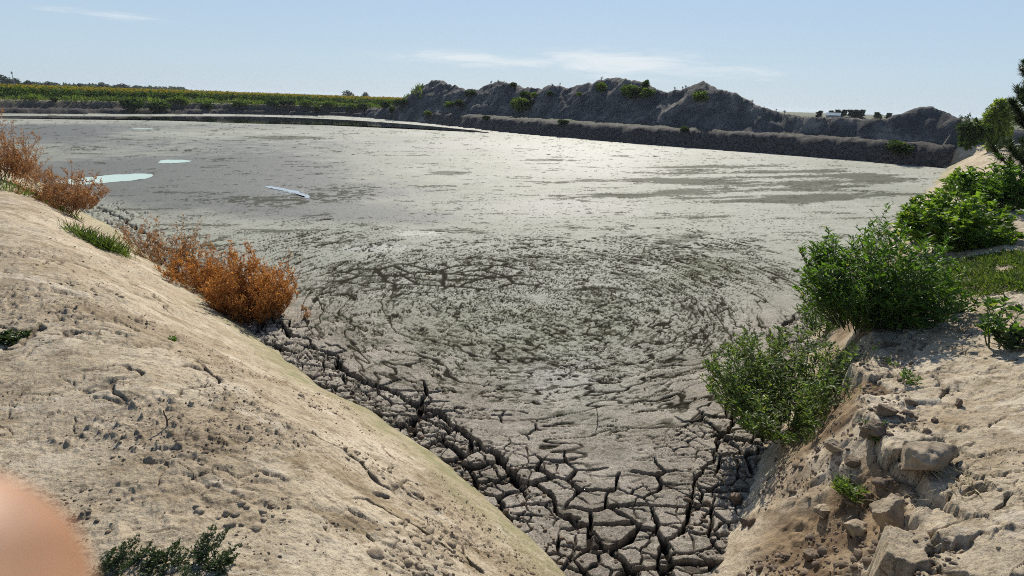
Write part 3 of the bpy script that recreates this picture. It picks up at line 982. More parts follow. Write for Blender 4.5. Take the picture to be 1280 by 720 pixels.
# green weeds on the right bank
b = g3(992, 535)
weed("weed_bush", b, 1.0, 0.95, 150, 0.068, 0.17, M_LEAF_PALE, rr(1), 9, 9, "pale green small-leaved weed bush nearest the camera, sprawling over the mud edge", "bush", "green weed bushes on the right bank", r0=0.005, tilt=1.15, lift=0.05)
b = g3(1078, 405)
weed("weed_bush", b, 1.12, 0.85, 100, 0.095, 0.16, M_LEAF, rr(2), 11, 10, "dense dark green weed bush with one tall sprig rising above it", "bush", "green weed bushes on the right bank", r0=0.007, tilt=1.1, lift=0.05)
b = g3(1062, 395)
weed("tall_sprig", b, 1.62, 0.10, 3, 0.085, 0.15, M_LEAF, rr(3), 12, 8, "tall upright sprig poking out of the dark green weed bush", "plant", r0=0.006, bare=0.35)
b = g3(1028, 418)
weed("weed_bush", b, 0.75, 0.45, 34, 0.065, 0.16, M_LEAF, rr(31), 8, 8, "small green weed between the pale bush and the dense dark one", "bush", "green weed bushes on the right bank", r0=0.005)
b = g3(1182, 312)
weed("broad_leaf_bush", b, 0.9, 1.0, 60, 0.13, 0.34, M_LEAF_BROAD, rr(4), 8, 7, "broad-leaved bright green bush beyond the dense dark one", "bush", "green weed bushes on the right bank", r0=0.007, bend=0.3)
b = g3(1162, 296)
weed("broad_leaf_bush", b, 0.8, 0.7, 40, 0.12, 0.34, M_LEAF_BROAD, rr(41), 8, 7, "broad-leaved bush on the mud side, tip hanging over the basin", "bush", "green weed bushes on the right bank", r0=0.007, bend=0.3)
b = g3(1240, 262)
weed("broad_leaf_bush", b, 0.95, 1.0, 52, 0.13, 0.28, M_LEAF, rr(5), 9, 7, "large darker green bush farthest along the right bank below the pine", "bush", "green weed bushes on the right bank", r0=0.008, bend=0.25)
b = g3(1212, 250)
weed("broad_leaf_bush", b, 0.8, 0.8, 36, 0.14, 0.30, M_LEAF_BROAD, rr(51), 8, 7, "bright leafy bush at the basin edge before the far bank corner", "bush", "green weed bushes on the right bank", r0=0.008, bend=0.25)
b = g3(1245, 432)
weed("sapling", b, 0.42, 0.30, 7, 0.095, 0.24, M_LEAF, rr(6), 6, 4, "young leafy sapling alone on the bare path by the right edge", "plant", r0=0.007, bare=0.2, flat=0.3)
b = g3(1275, 436)
weed("low_weed", b, 0.20, 0.28, 16, 0.07, 0.26, M_LEAF_DARK, rr(61), 5, 5, "low dark weed at the foot of the sapling", "plant", r0=0.004)
b = g3(1105, 300)
weed("thin_weed", b, 0.62, 0.12, 4, 0.045, 0.12, M_LEAF_DARK, rr(7), 6, 5, "thin dark leaning weed sticking up against the mud", "plant", r0=0.004, stem_mat=M_BARK, bare=0.4)
b = g3(1070, 612)
weed("creeping_weed", b, 0.10, 0.17, 18, 0.075, 0.12, M_LEAF_PALE, rr(8), 4, 5, "flattened grey green weed lying among the broken blocks", "plant", r0=0.003, tilt=1.6, lift=-0.02)
b = g3(1135, 480)
weed("low_weed", b, 0.13, 0.12, 7, 0.05, 0.16, M_LEAF, rr(81), 4, 4, "little green weed on the crack above the broken blocks", "plant", r0=0.003)
b = g3(1090, 545)
weed("low_weed", b, 0.12, 0.14, 7, 0.05, 0.16, M_LEAF, rr(82), 4, 4, "small weed on the clods at the foot of the pale bush", "plant", r0=0.003)
b = g3(700, 400) if False else None
# left bank
b = g3(12, 424)
weed("low_weed", b, 0.07, 0.20, 22, 0.05, 0.2, M_LEAF_DARK, rr(9), 5, 5, "flat dark green weed on the tan earth at the left edge", "plant", r0=0.003, tilt=1.5)
for (px, py, h, sp, ns, sd_, lb) in ((240, 712, 0.16, 0.15, 18, 90, "larger of the two creeping olive weeds near the finger"),
                                     (140, 716, 0.15, 0.09, 9, 91, "thin creeping weed right beside the finger"),
                                     (185, 722, 0.12, 0.10, 9, 92, "small creeping weed between the two bigger ones")):
    b = g3(px, py)
    weed("creeping_weed", b, h, sp, ns + 8, 0.014, 0.26, M_LEAF_DARK, rr(sd_), 9, 9, lb, "plant", "creeping weeds by the camera", r0=0.0025, lean=(0.7, 0.9), tilt=0.8, lift=-0.03)
b = g3(213, 425)
weed("low_weed", b, 0.05, 0.06, 7, 0.03, 0.2, M_LEAF, rr(93), 4, 4, "tiny green sprout on the bare left slope", "plant", r0=0.002)


# dry orange bushes on the left
def dry_bush(base, height, spread, stems, mat, rng, label, dens=1.0, lean=(0, 0)):
    root = empty("dry_bush", base)
    tag(root, label, "bush", "dry orange bushes on the left bank")
    S = Geo(); Lf = Geo(); P_, D_, L_ = [], [], []
    for k in range(stems):
        az = rng.random() * 2 * np.pi
        t = math.sqrt(rng.random()) * spread
        h = height * (0.42 + 0.62 * rng.random() ** 1.3) * (1 - 0.35 * (t / spread) ** 2)
        start = np.array([math.cos(az) * t * 0.45, math.sin(az) * t * 0.45, -0.03])
        st = curve_stem(start, [math.cos(az) * t / h * 0.7 + lean[0], math.sin(az) * t / h * 0.7 + lean[1], 1.0], h * 1.1, 9, rng, 0.09, 0.08)
        S.tube(st, np.linspace(0.0045, 0.0012, len(st)), 3)
        for b_ in range(int(13 * dens)):
            tt = 0.08 + 0.9 * rng.random()
            i0 = int(tt * 8.99); p = st[i0] + (st[i0 + 1] - st[i0]) * rng.random()
            ba = rng.random() * 2 * np.pi
            br = curve_stem(p, [math.cos(ba), math.sin(ba), 0.8 + 0.6 * rng.random()], height * (0.08 + 0.22 * (1 - tt) * rng.random() + 0.05), 4, rng, 0.2, 0.1)
            S.tube(br, np.linspace(0.0018, 0.0007, len(br)), 3)
            for j in range(int(15 * dens * (0.35 + 1.1 * rng.random()))):
                i1 = rng.integers(0, 4); pp = br[i1] + (br[i1 + 1] - br[i1]) * rng.random()
                P_.append(pp + rng.normal(0, 0.008, 3)); D_.append(rng.normal(0, 1, 3) + np.array([0, 0, 0.5])); L_.append(0.018 + 0.032 * rng.random())
    Lf.leaves(np.array(P_), np.array(D_), np.array(L_), 0.22, rng, 0.3, 0.1)
    S.build("stems", M_TWIG, root)
    Lf.build("foliage", mat, root, smooth=False)
    return root


b = g3(318, 395)
dry_bush(b, 0.98, 0.74, 105, M_DRY, rr(200), "bright orange dry bush, fullest and nearest the cracked corner", 1.1, (-0.05, 0.05))
b = g3(258, 366)
dry_bush(b, 0.78, 0.80, 95, M_DRY, rr(201), "low orange dry bush joined to the left of the fullest one", 0.9)
b = g3(205, 330)
dry_bush(b, 0.95, 0.95, 80, M_DRYPALE, rr(202), "thin reddish dry bush with gaps, behind the green grass tuft", 0.6, (-0.1, 0.1))
b = g3(75, 262)
dry_bush(b, 0.85, 1.0, 120, M_DRYPALE, rr(203), "faded orange dry bush in front of the pale green puddle", 0.9)
b = g3(-5, 222)
dry_bush(b, 1.1, 1.0, 120, M_DRYPALE, rr(204), "tall faded dry bush cut off by the left edge of the photo", 0.9)
b = g3(40, 228)
dry_bush(b, 0.7, 1.0, 60, M_DRYPALE, rr(205), "low brown dry bush between the two faded tall ones", 0.7)
b = g3(330, 372)
dry_bush(b + np.array([0.25, 0.35, 0]), 0.85, 0.22, 6, M_DRYPALE, rr(206), "sparse tall dry stalks standing behind the fullest orange bush", 0.35)
b = g3(383, 398)
dry_bush(b, 0.26, 0.07, 4, M_DRYPALE, rr(207), "single short dry stalk beside the fullest orange bush", 0.4)


def grass(name, pts, length, lean, mat, rng, label, width=0.004):
    G = Geo()
    P = np.array(pts); n = len(P)
    az = rng.random(n) * 2 * np.pi
    D = np.column_stack([np.cos(az) * lean, np.sin(az) * lean, np.ones(n)]) + rng.normal(0, 0.15, (n, 3))
    L = length * (0.5 + 0.8 * rng.random(n))
    G.leaves(P, D, L, width / length, rng, 0.2, 0.28)
    o = G.build(name, mat, None, smooth=False)
    tag(o, label, "grass", kind="stuff")
    return o


def scatter(px, py, rx, ry, n, rng):
    c = g3(px, py)
    a = rng.random(n) * 2 * np.pi; q = np.sqrt(rng.random(n))
    x = c[0] + np.cos(a) * q * rx; y = c[1] + np.sin(a) * q * ry
    return np.column_stack([x, y, zg(x, y) - 0.005])


rg = rr(300)
c0 = g3(105, 298); c1 = g3(148, 318)
t = rg.random(900)
gp = c0[None] * (1 - t[:, None]) + c1[None] * t[:, None] + np.column_stack([rg.normal(0, 0.10, 900), rg.normal(0, 0.10, 900), np.zeros(900)])
gp[:, 2] = zg(gp[:, 0], gp[:, 1])
grass("grass", gp, 0.24, 0.65, M_GRASS, rg, "green grass tuft at the foot of the left slope", 0.006)
gp = scatter(1262, 340, 1.15, 1.05, 17000, rg)
nn = fbm(gp[:, 0] * 2.2, gp[:, 1] * 2.2, 3, 301)
gp = gp[nn > -0.22]
grass("grass", gp, 0.085, 0.7, M_GRASS, rg, "patch of short green grass beside the path on the right", 0.006)
gp = scatter(25, 238, 0.8, 0.8, 500, rg)
grass("grass", gp, 0.16, 0.6, M_GRASS, rg, "green grass below the faded dry bush at the left", 0.008)


# ------------------------------------------------------------------ clods and broken blocks
def clod(name, base, size, rng, mat, label, group=None, sub=3, boxy=0.5, sink=0.25, cat="clod", rz=None):
    V, Fc = ico(sub)
    V = V.copy()
    p = 2 + 5 * boxy
    nrm = (np.abs(V) ** p).sum(1) ** (1 / p)
    V = V / nrm[:, None]
    # chop a few random facets
    for _ in range(7):
        nn = unit(rng.normal(0, 1, 3)); d = 0.62 + 0.3 * rng.random()
        ex = np.maximum(V @ nn - d, 0)
        V = V - ex[:, None] * nn[None]
    s = int(rng.integers(1, 900))
    V = V * (1 + 0.12 * noise3(V, 1.7, s) + 0.07 * noise3(V, 4, s + 3) + 0.04 * noise3(V, 10, s + 5))[:, None]
    V = V * np.array(size)[None]
    a = rng.random() * 6.28 if rz is None else rz
    Rz = np.array([[math.cos(a), -math.sin(a), 0], [math.sin(a), math.cos(a), 0], [0, 0, 1]])
    V = V @ Rz.T
    V[:, 2] += size[2] * (1 - sink)
    o = mesh_np(name, V, Fc, mat, None, True)
    o.location = base
    tag(o, label, cat, group)
    return o


rc = rr(400)
BIG = [
    (1150, 582, (0.17, 0.12, 0.11), M_CLOD, 0.75, 0.5, "large tan earth block with a flat top, biggest on the right bank"),
    (1106, 655, (0.085, 0.075, 0.10), M_CLOD, 0.85, 0.35, "upright earth block with a dark side in front of the flattened weed"),
    (1092, 548, (0.075, 0.07, 0.06), M_CLOD_DARK, 0.5, 0.3, "brown clod at the foot of the pale bush"),
    (1042, 564, (0.06, 0.05, 0.045), M_CLOD, 0.4, 0.3, "rounded pale clod in the shade of the pale bush"),
    (1062, 582, (0.05, 0.04, 0.03), M_CLOD_DARK, 0.4, 0.3, "brown clod below the rounded pale one"),
    (1108, 520, (0.06, 0.05, 0.05), M_CLOD_DARK, 0.5, 0.3, "dark clod leaning against the bank under the crack"),
    (1196, 510, (0.028, 0.022, 0.030), M_CLOD_DARK, 0.4, 0.1, "small dark stone alone on the smooth path"),
    (1168, 528, (0.020, 0.016, 0.016), M_CLOD_DARK, 0.4, 0.2, "small dark clod just above the biggest block"),
    (1065, 668, (0.06, 0.05, 0.045), M_CLOD, 0.6, 0.35, "tan clod left of the upright block"),
    (1030, 640, (0.065, 0.045, 0.030), M_CLOD, 0.6, 0.4, "flat tan clod on the brown apron above the shore"),
    (1012, 700, (0.05, 0.04, 0.035), M_CLOD_DARK, 0.4, 0.3, "dark crumbling clod on the apron near the bottom edge"),
    (918, 625, (0.05, 0.04, 0.035), M_CLOD_DARK, 0.7, 0.3, "grey mud lump at the foot of the right slope"),
    (930, 655, (0.045, 0.04, 0.03), M_CLOD_DARK, 0.7, 0.3, "grey mud lump just below the other at the slope's foot"),
]
for (px, py, s_, m_, bx, sk, lb) in BIG:
    clod("clod", g3(px, py), s_, rc, m_, lb, "earth clods and blocks on the right bank", 5, bx, sk)


def clod_field(name, pts, sizes, rng, mat, label):
    V0, F0 = ico(2)
    Vs, Fs = [], []
    for i, (p, s) in enumerate(zip(pts, sizes)):
        V = V0 * (1 + 0.22 * rng.normal(0, 1, (len(V0), 1)) * 0.5) * (np.array([1, 0.8, 0.62]) * (0.7 + 0.6 * rng.random(3)))[None] * s
        a = rng.random() * 6.28
        V = V @ np.array([[math.cos(a), -math.sin(a), 0], [math.sin(a), math.cos(a), 0], [0, 0, 1]]).T
        Vs.append(V + p[None]); Fs.append(F0 + i * len(V0))
    o = mesh_np(name, np.concatenate(Vs), np.concatenate(Fs), mat, None, True)
    tag(o, label, "clods", kind="stuff")


def bank_points(n, rng, cond):
    a = np.radians(rng.uniform(-50, 50, n)); r = np.exp(rng.uniform(math.log(1.6), math.log(11), n))
    x, y = r * np.sin(a), r * np.cos(a)
    z, sd, wR, rough_n, cm, crk, wf, near, lev = ground_parts(x, y)
    m = cond(x, y, sd, wR, rough_n)
    return np.column_stack([x, y, z])[m]


pts = bank_points(40000, rc, lambda x, y, sd, wR, rn: (sd > 0.35) & (wR < 0.5) & (0.5 * rn + 0.9 * fbm(x * 2, y * 2, 4, 410) + 0.5 * RNG.random(x.shape) > 0.62))
clod_field("clods", pts, np.exp(rc.normal(math.log(0.0040), 0.5, len(pts))), rc, M_CLOD_DARK, "small dark crumbs of earth strewn over the left bank")
pts = bank_points(45000, rc, lambda x, y, sd, wR, rn: (sd > 0.08) & (wR > 0.5) & (sd < 0.95) & (fbm(x * 2.5, y * 2.5, 3, 411) > -0.05) & (np.hypot(x, y) < 6))
clod_field("clods", pts, np.exp(rc.normal(math.log(0.009), 0.65, len(pts))), rc, M_CLOD_DARK, "brown crumbled earth below the broken edge of the right bank")
pts = bank_points(5000, rc, lambda x, y, sd, wR, rn: (sd > 1.0) & (wR > 0.5) & (fbm(x * 2.0, y * 2.0, 3, 412) > 0.15))
clod_field("clods", pts, np.exp(rc.normal(math.log(0.006), 0.5, len(pts))), rc, M_CLOD, "tan crumbs of earth on the path of the right bank")
cl = []
for px, py, n_, sp_ in ((545, 680, 90, 0.13), (520, 705, 70, 0.10), (400, 510, 40, 0.12), (455, 575, 50, 0.12), (320, 640, 40, 0.12), (110, 362, 30, 0.16)):
    q = hit(px, py)
    xx, yy = q[0] + rc.normal(0, sp_, n_), q[1] + rc.normal(0, sp_ * 0.8, n_)
    cl.append(np.column_stack([xx, yy, zg(xx, yy)]))
cl = np.concatenate(cl)
clod_field("clods", cl, np.exp(rc.normal(math.log(0.011), 0.45, len(cl))), rc, M_CLOD, "tan knobbly lumps crumbling on the left slope")
xs_ = rc.uniform(-2.5, 2.2, 9000); ys_ = rc.uniform(2.3, 6.2, 9000)
sd_ = wavy_sd(xs_, ys_)[0]
mk = (sd_ < -0.02) & (sd_ > -0.42) & (fbm(xs_ * 2, ys_ * 2, 2, 413) > -0.1)
xs_, ys_ = xs_[mk][:900], ys_[mk][:900]
zs_ = mud_field(xs_, ys_)[0]
clod_field("clods", np.column_stack([xs_, ys_, zs_]), np.exp(rc.normal(math.log(0.008), 0.5, len(xs_))), rc, M_CLOD_DARK, "mud crumbs lying among the cracked plates at the shore")


# ------------------------------------------------------------------ far vegetation
def shrub_proto(name, h, w, n, leaf, mat, rng, label, cat, group, stems=6, wid=0.4, lumps=7):
    root = empty(name, (0, 0, 0))
    tag(root, label, cat, group)
    S = Geo(); Lf = Geo(); P_, D_ = [], []
    cs = []
    for k in range(lumps):
        a = rng.random() * 6.28; q = math.sqrt(rng.random()) * w * 0.7
        cs.append((np.array([math.cos(a) * q, math.sin(a) * q, h * (0.25 + 0.6 * rng.random() * (1 - 0.5 * q / w))]), w * (0.28 + 0.22 * rng.random())))
    for k in range(stems):
        c = cs[k % lumps][0]
        S.tube(np.array([[c[0] * 0.2, c[1] * 0.2, -0.1], c * 0.55, c]), [0.03 * h, 0.02 * h, 0.008 * h], 4)
    for i in range(n):
        c, r_ = cs[rng.integers(0, lumps)]
        v = unit(rng.normal(0, 1, 3)) * r_ * rng.random() ** 0.35 * np.array([1, 1, 0.8])
        p = c + v
        if p[2] < 0.02: p[2] = 0.02 + rng.random() * 0.1 * h
        P_.append(p); D_.append(unit(v) + rng.normal(0, 0.6, 3) + np.array([0, 0, 0.3]))
    Lf.leaves(np.array(P_), np.array(D_), leaf * (0.6 + 0.8 * rng.random(n)), wid, rng)
    S.build("stems", M_BARK, root)
    Lf.build("foliage", mat, root, smooth=False)
    return root


def place(proto, used, px, py, height_px, label, group, wide=1.0, name=None, pos=None, h0=1.0):
    p = hit(px, py) if pos is None else pos
    dist = math.hypot(p[0], p[1])
    o = copy_tree(proto)
    o.location = p - np.array([0, 0, 0.08])
    s = height_px / F * dist * 1.05 / h0
    o.scale = (s * wide, s * wide, s)
    o.rotation_euler = (0, 0, random.random() * 6.28)
    o["label"] = label
    if group: o["group"] = group
    return o


rs_ = rr(500)
P_DARK = shrub_proto("shrub", 1.0, 0.62, 620, 0.14, M_SHRUB, rs_, "x", "shrub", None)
P_LITE = shrub_proto("shrub", 1.0, 0.65, 560, 0.15, M_SHRUB_LIGHT, rs_, "x", "shrub", None)
P_SPRIG = shrub_proto("weed_sprig", 1.0, 0.22, 70, 0.16, M_SHRUB, rs_, "x", "weed", None, 4, 0.25, 5)
GH = "shrubs growing on the spoil heaps"
for (pr, px, py, hp, w, lb) in (
        (P_DARK, 588, 122, 9, 1.2, "dark shrub in the saddle between the first two heap peaks"),
        (P_DARK, 577, 136, 10, 1.6, "dark spreading shrub on the lower slope of the first peak"),
        (P_LITE, 562, 134, 7, 1.4, "small pale shrub low on the first peak"),
        (P_LITE, 648, 140, 17, 1.2, "bright shrub in the gully right of the second peak"),
        (P_DARK, 653, 124, 12, 1.1, "dark shrub high in the gully right of the second peak"),
        (P_DARK, 660, 134, 10, 1.1, "dark shrub low in the gully beside the bright one"),
        (P_DARK, 644, 110, 8, 1.2, "dark shrub just below the second peak's crest"),
        (P_LITE, 668, 122, 7, 1.1, "pale shrub on the slope past the gully"),
        (P_DARK, 689, 123, 8, 1.0, "lone dark shrub on the long bare slope"),
        (P_LITE, 724, 121, 5, 1.2, "tiny pale shrub under the long ridge"),
        (P_LITE, 750, 115, 11, 1.0, "pale shrub below the highest crest"),
        (P_LITE, 785, 121, 15, 1.1, "bright green shrub, left one of the pair under the highest crest"),
        (P_DARK, 794, 122, 14, 1.0, "dark shrub touching the bright one under the highest crest"),
        (P_LITE, 808, 121, 11, 1.2, "bright shrub right of the dark one under the highest crest"),
        (P_DARK, 809, 111, 12, 0.9, "dark upright shrub standing on the skyline right of the highest crest"),
        (P_LITE, 875, 127, 13, 1.1, "bright shrub below the sharp third peak"),
        (P_DARK, 853, 165, 9, 1.3, "dark shrub at the foot of the heaps on the ledge"),
        (P_DARK, 706, 156, 8, 1.6, "low dark shrub on the ledge before the long slope"),
        (P_DARK, 1112, 193, 16, 1.8, "grey green shrub on the cut bank near the far right corner"),
        (P_DARK, 500, 134, 12, 1.2, "dark shrub at the left foot of the first peak"),
        (P_LITE, 535, 145, 6, 1.8, "pale low shrub on the bank under the first peak"),
        (P_DARK, 610, 150, 7, 1.5, "dark low shrub on the bank under the second peak")):
    place(pr, 0, px, py, hp, lb, GH, w)
for px, py in ((752, 101), (700, 107), (690, 108), (710, 108), (614, 106), (623, 103), (630, 103), (640, 106), (735, 105), (790, 98), (843, 112), (853, 110), (857, 109), (1093, 147), (1100, 148), (940, 128),
               (955, 135), (970, 138), (980, 141)):
    place(P_SPRIG, 0, px, py + 1.5, 3.5 + 2.5 * random.random(), "wispy weed sprig standing on the skyline of the spoil heaps", "weed sprigs on the heap skyline", 1.0)
for px, py, hp, lb in ((1232, 158, 20, "tall thin weed right beside the bright willow"), (1207, 156, 12, "thin weed second from the far right mound"), (1199, 155, 9, "thin weed nearest the far right mound")):
    place(P_SPRIG, 0, px, py, hp, lb, "tall weeds by the willow", 0.8)
GF = "shrubs along the far field bank"
for (pr, px, py, hp, w, lb) in (
        (P_DARK, 161, 138, 15, 1.3, "dark round shrub hanging over the far bank at its middle"),
        (P_DARK, 195, 141, 13, 1.5, "dark drooping shrub right of the round one on the far bank"),
        (P_DARK, 358, 134, 9, 1.6, "dark bushy shrub before the sunflowers"),
        (P_DARK, 340, 135, 10, 1.2, "shrub left of the dark bushy one before the sunflowers"),
        (P_LITE, 384, 135, 9, 1.3, "pale shrub on the far bank right of the dark bushy one"),
        (P_LITE, 412, 136, 9, 1.4, "pale shrub nearer the end of the sunflowers"),
        (P_DARK, 394, 140, 9, 1.1, "dark shrub leaning over the water strip"),
        (P_DARK, 456, 139, 10, 1.2, "dark shrub at the bank's far corner"),
        (P_DARK, 479, 136, 12, 1.2, "dark shrub beside the bare brown bush"),
        (P_DARK, 488, 142, 11, 1.0, "dark shrub just before the first heap"),
        (P_LITE, 440, 138, 8, 1.6, "pale weedy shrub at the end of the field"),
        (P_LITE, 300, 134, 8, 1.7, "pale shrub by the sunflowers' middle"),
        (P_DARK, 262, 137, 9, 1.2, "small dark shrub on the lip of the far bank"),
        (P_LITE, 225, 133, 9, 1.6, "pale shrub right of the drooping dark one"),
        (P_DARK, 66, 127, 5, 1.4, "small dark shrub far left on the field bank")):
    place(pr, 0, px, py, hp, lb, GF, w)
# bare brown bush at the end of the field
pb = hit(482, 134)
root = empty("bare_bush", pb)
tag(root, "bare reddish brown bush between the sunflowers and the first heap", "bush")
G = Geo(); rb = rr(520)
for k in range(90):
    a = rb.random() * 6.28
    st = curve_stem([0, 0, -0.1], [math.cos(a) * 0.9, math.sin(a) * 0.9, 1.0], 1.0 + 1.3 * rb.random(), 5, rb, 0.15, 0.1)
    G.tube(st, np.linspace(0.02, 0.006, len(st)), 3)
G.build("twigs", M_TWIG, root)
for p_ in (P_DARK, P_LITE, P_SPRIG):
    for ch in list(p_.children):
        bpy.data.objects.remove(ch)
    bpy.data.objects.remove(p_)

# sunflower field and the weedy verge in front of it
rf = rr(600)
N = 90000
a = np.radians(rf.uniform(-52, -9.5, N)); r = np.sqrt(rf.uniform(58 ** 2, 230 ** 2, N))
x, y = r * np.sin(a), r * np.cos(a)
sd, dn, df, dh = basin_sd(x, y)
m = (sd > 5.5) & (df < dn) & (heap_height(x, y) < 1.2)
m &= ~((sd > 28) & (rf.random(N) < 0.7))
x, y, sd, r = x[m], y[m], sd[m], r[m]
Hh = 1.45 + 0.12 * rf.normal(0, 1, len(x)) + 0.25 * fbm(x * 0.05, y * 0.05, 3, 601)
G = Geo()
for k in range(5):
    n = len(x)
    zz = 1.35 + Hh * (0.35 + 0.13 * k)
    az = rf.random(n) * 6.28
    D = np.column_stack([np.cos(az), np.sin(az), rf.uniform(-0.2, 0.5, n)])
    G.leaves(np.column_stack([x, y, zz]), D, 0.34 + 0.16 * rf.random(n), 0.42, rf)
o = G.build("crop_leaves", M_SUNFLOWER_LEAF, None, smooth=False)
crop_leaves = o
G2 = Geo()
hm = rf.random(len(x)) < 0.8
n = hm.sum()
hp = np.column_stack([x[hm], y[hm], 1.35 + Hh[hm] * 0.98])
for k in range(4):
    ang = k * math.pi / 2 + rf.random(n)
    D = np.column_stack([np.cos(ang), -0.35 + 0 * ang, np.sin(ang)])
    G2.leaves(hp, D, 0.15, 0.45, rf)
o2 = G2.build("flower_heads", M_SUNFLOWER_HEAD, None, smooth=False)
root = empty("sunflower_field", (-60, 100, 1.4))
tag(root, "sunflower field with yellow heads beyond the far left bank", "sunflowers", kind="stuff")
for ch in (crop_leaves, o2):
    ch.parent = root
    ch.matrix_parent_inverse = Matrix.Translation((60, -100, -1.4))
N = 60000
a = np.radians(rf.uniform(-52, -9.5, N)); r = np.sqrt(rf.uniform(52 ** 2, 110 ** 2, N))
x, y = r * np.sin(a), r * np.cos(a)
sd, dn, df, dh = basin_sd(x, y)
m = (sd > 1.9) & (sd < 8.0) & (df < dn)
x, y = x[m], y[m]
z = zg(x, y)
G = Geo(); n = len(x)
clump = 0.5 + 0.9 * np.clip(fbm(x * 0.35, y * 0.35, 4, 602) + 0.35, 0, 1.2)
az = rf.random(n) * 6.28
D = np.column_stack([np.cos(az) * 0.5, np.sin(az) * 0.5, np.ones(n)])
G.leaves(np.column_stack([x, y, z]), D, 0.75 * clump * (0.6 + 0.6 * rf.random(n)), 0.13, rf, 0.2, 0.2, a=np.clip(0.5 + 0.8 * fbm(x * 0.2, y * 0.2, 3, 603) + 0.2 * rf.normal(0, 1, n), 0, 1))
o = G.build("grass", M_GRASS, None, smooth=False)
tag(o, "tall weedy grass on top of the far left bank", "grass", kind="stuff")


# ------------------------------------------------------------------ trees
def leafy_tree(name, h, w, n, leaf, mat, rng, trunk=0.25, lumps=10, low=0.3, top=1.0, wid=0.4):
    root = empty(name, (0, 0, 0))
    G = Geo(); Lf = Geo()
    tr = curve_stem([0, 0, -0.2], [0, 0, 1], h * 0.8, 7, rng, 0.05, 0.1)
    G.tube(tr, np.linspace(trunk, trunk * 0.25, len(tr)), 7)
    P_, D_, cs = [], [], []
    for k in range(lumps):
        zt = low + (top - low) * (k + rng.random()) / lumps
        a = rng.random() * 6.28; prof = math.sin(math.pi * min(max((zt - low) / (1.02 - low), 0.08), 0.93)) ** 0.7
        q = w * prof * rng.random() ** 0.5 * 0.75
        c = np.array([math.cos(a) * q, math.sin(a) * q, h * zt])
        cs.append((c, w * (0.25 + 0.2 * rng.random())))
        i = min(int(zt * 0.8 * 7), 6)
        G.tube(np.array([tr[i], (tr[i] + c) / 2 + [0, 0, 0.05 * h], c]), [trunk * 0.3, trunk * 0.2, trunk * 0.08], 4)
    for i in range(n):
        c, r_ = cs[rng.integers(0, lumps)]
        v = unit(rng.normal(0, 1, 3)) * r_ * rng.random() ** 0.4
        P_.append(c + v); D_.append(unit(v) + rng.normal(0, 0.7, 3))
    Lf.leaves(np.array(P_), np.array(D_), leaf * (0.6 + 0.8 * rng.random(n)), wid, rng)
    G.build("trunk", M_BARK, root)
    Lf.build("crown", mat, root, smooth=False)
    return root


rt = rr(700)
# bright willow beyond the right corner
p = far_pt(1246, 160, 40)
w_ = leafy_tree("willow_tree", 2.5, 1.0, 3600, 0.22, M_WILLOW, rt, 0.12, 14, 0.12, 0.95, 0.25)
w_.location = (p[0], p[1], 1.3)
tag(w_, "bright yellow green willow behind the dark pine at the right edge", "tree")
p = far_pt(1220, 158, 36)
w_ = leafy_tree("leafy_shrub", 1.0, 0.9, 1300, 0.18, M_SHRUB, rt, 0.05, 10, 0.1, 0.95, 0.3)
w_.location = (p[0], p[1], 1.7)
tag(w_, "grey green shrub left of the bright willow", "shrub")

# distant trees on the left horizon
tp = leafy_tree("distant_tree", 6.0, 3.4, 500, 0.9, M_FARTREE, rt, 0.3, 9, 0.15, 0.95)
first = True
for px, hp, wd, lb in ((4, 6.5, 1.3, "distant dark tree at the left end of the horizon"), (18, 4.5, 1.6, "distant low tree just right of the mast"), (38, 3, 1.8, "distant flat tree, third along the left horizon"),
                       (62, 3, 1.4, "distant small tree above the sunflowers by the low flat one"), (100, 2.5, 1.6, "distant small tree before the dark pair"),
                       (130, 4, 1.6, "distant dark tree, left one of the pair on the horizon"), (153, 3.5, 2.0, "distant dark tree, right one of the pair on the horizon"),
                       (434, 5, 1.5, "distant round tree above the end of the sunflowers"), (456, 4, 1.3, "distant small tree next to the first spoil heap")):
    o = tp if first else copy_tree(tp)
    first = False
    dist = 300.0
    hz = 105 + 0.034 * px
    p = far_pt(px, hz, dist)
    o.location = (p[0], p[1], 1.3)
    s = ((hp / F * dist) + 1.7) / 6.0
    o.scale = (s * wd, s * wd, s)
    o.rotation_euler = (0, 0, rt.random() * 6.28)
    tag(o, lb, "tree", "distant trees beyond the sunflowers")
# low far-off wood line
N = 5000
a = np.radians(rt.uniform(-52, -30, N)); r = rt.uniform(380, 460, N)
G = Geo()
D = rt.normal(0, 1, (N, 3))
hh = 1.6 + 1.6 * np.clip(fbm(a * 40, a * 0 + 3, 3, 701) + 0.3, 0, 1)
G.leaves(np.column_stack([r * np.sin(a), r * np.cos(a), 1.4 + hh * rt.random(N)]), D, 2.2, 0.45, rt)
o = G.build("treeline", M_FARTREE, None, smooth=False)
tag(o, "faint line of far-off woods on the left horizon", "trees", kind="stuff")
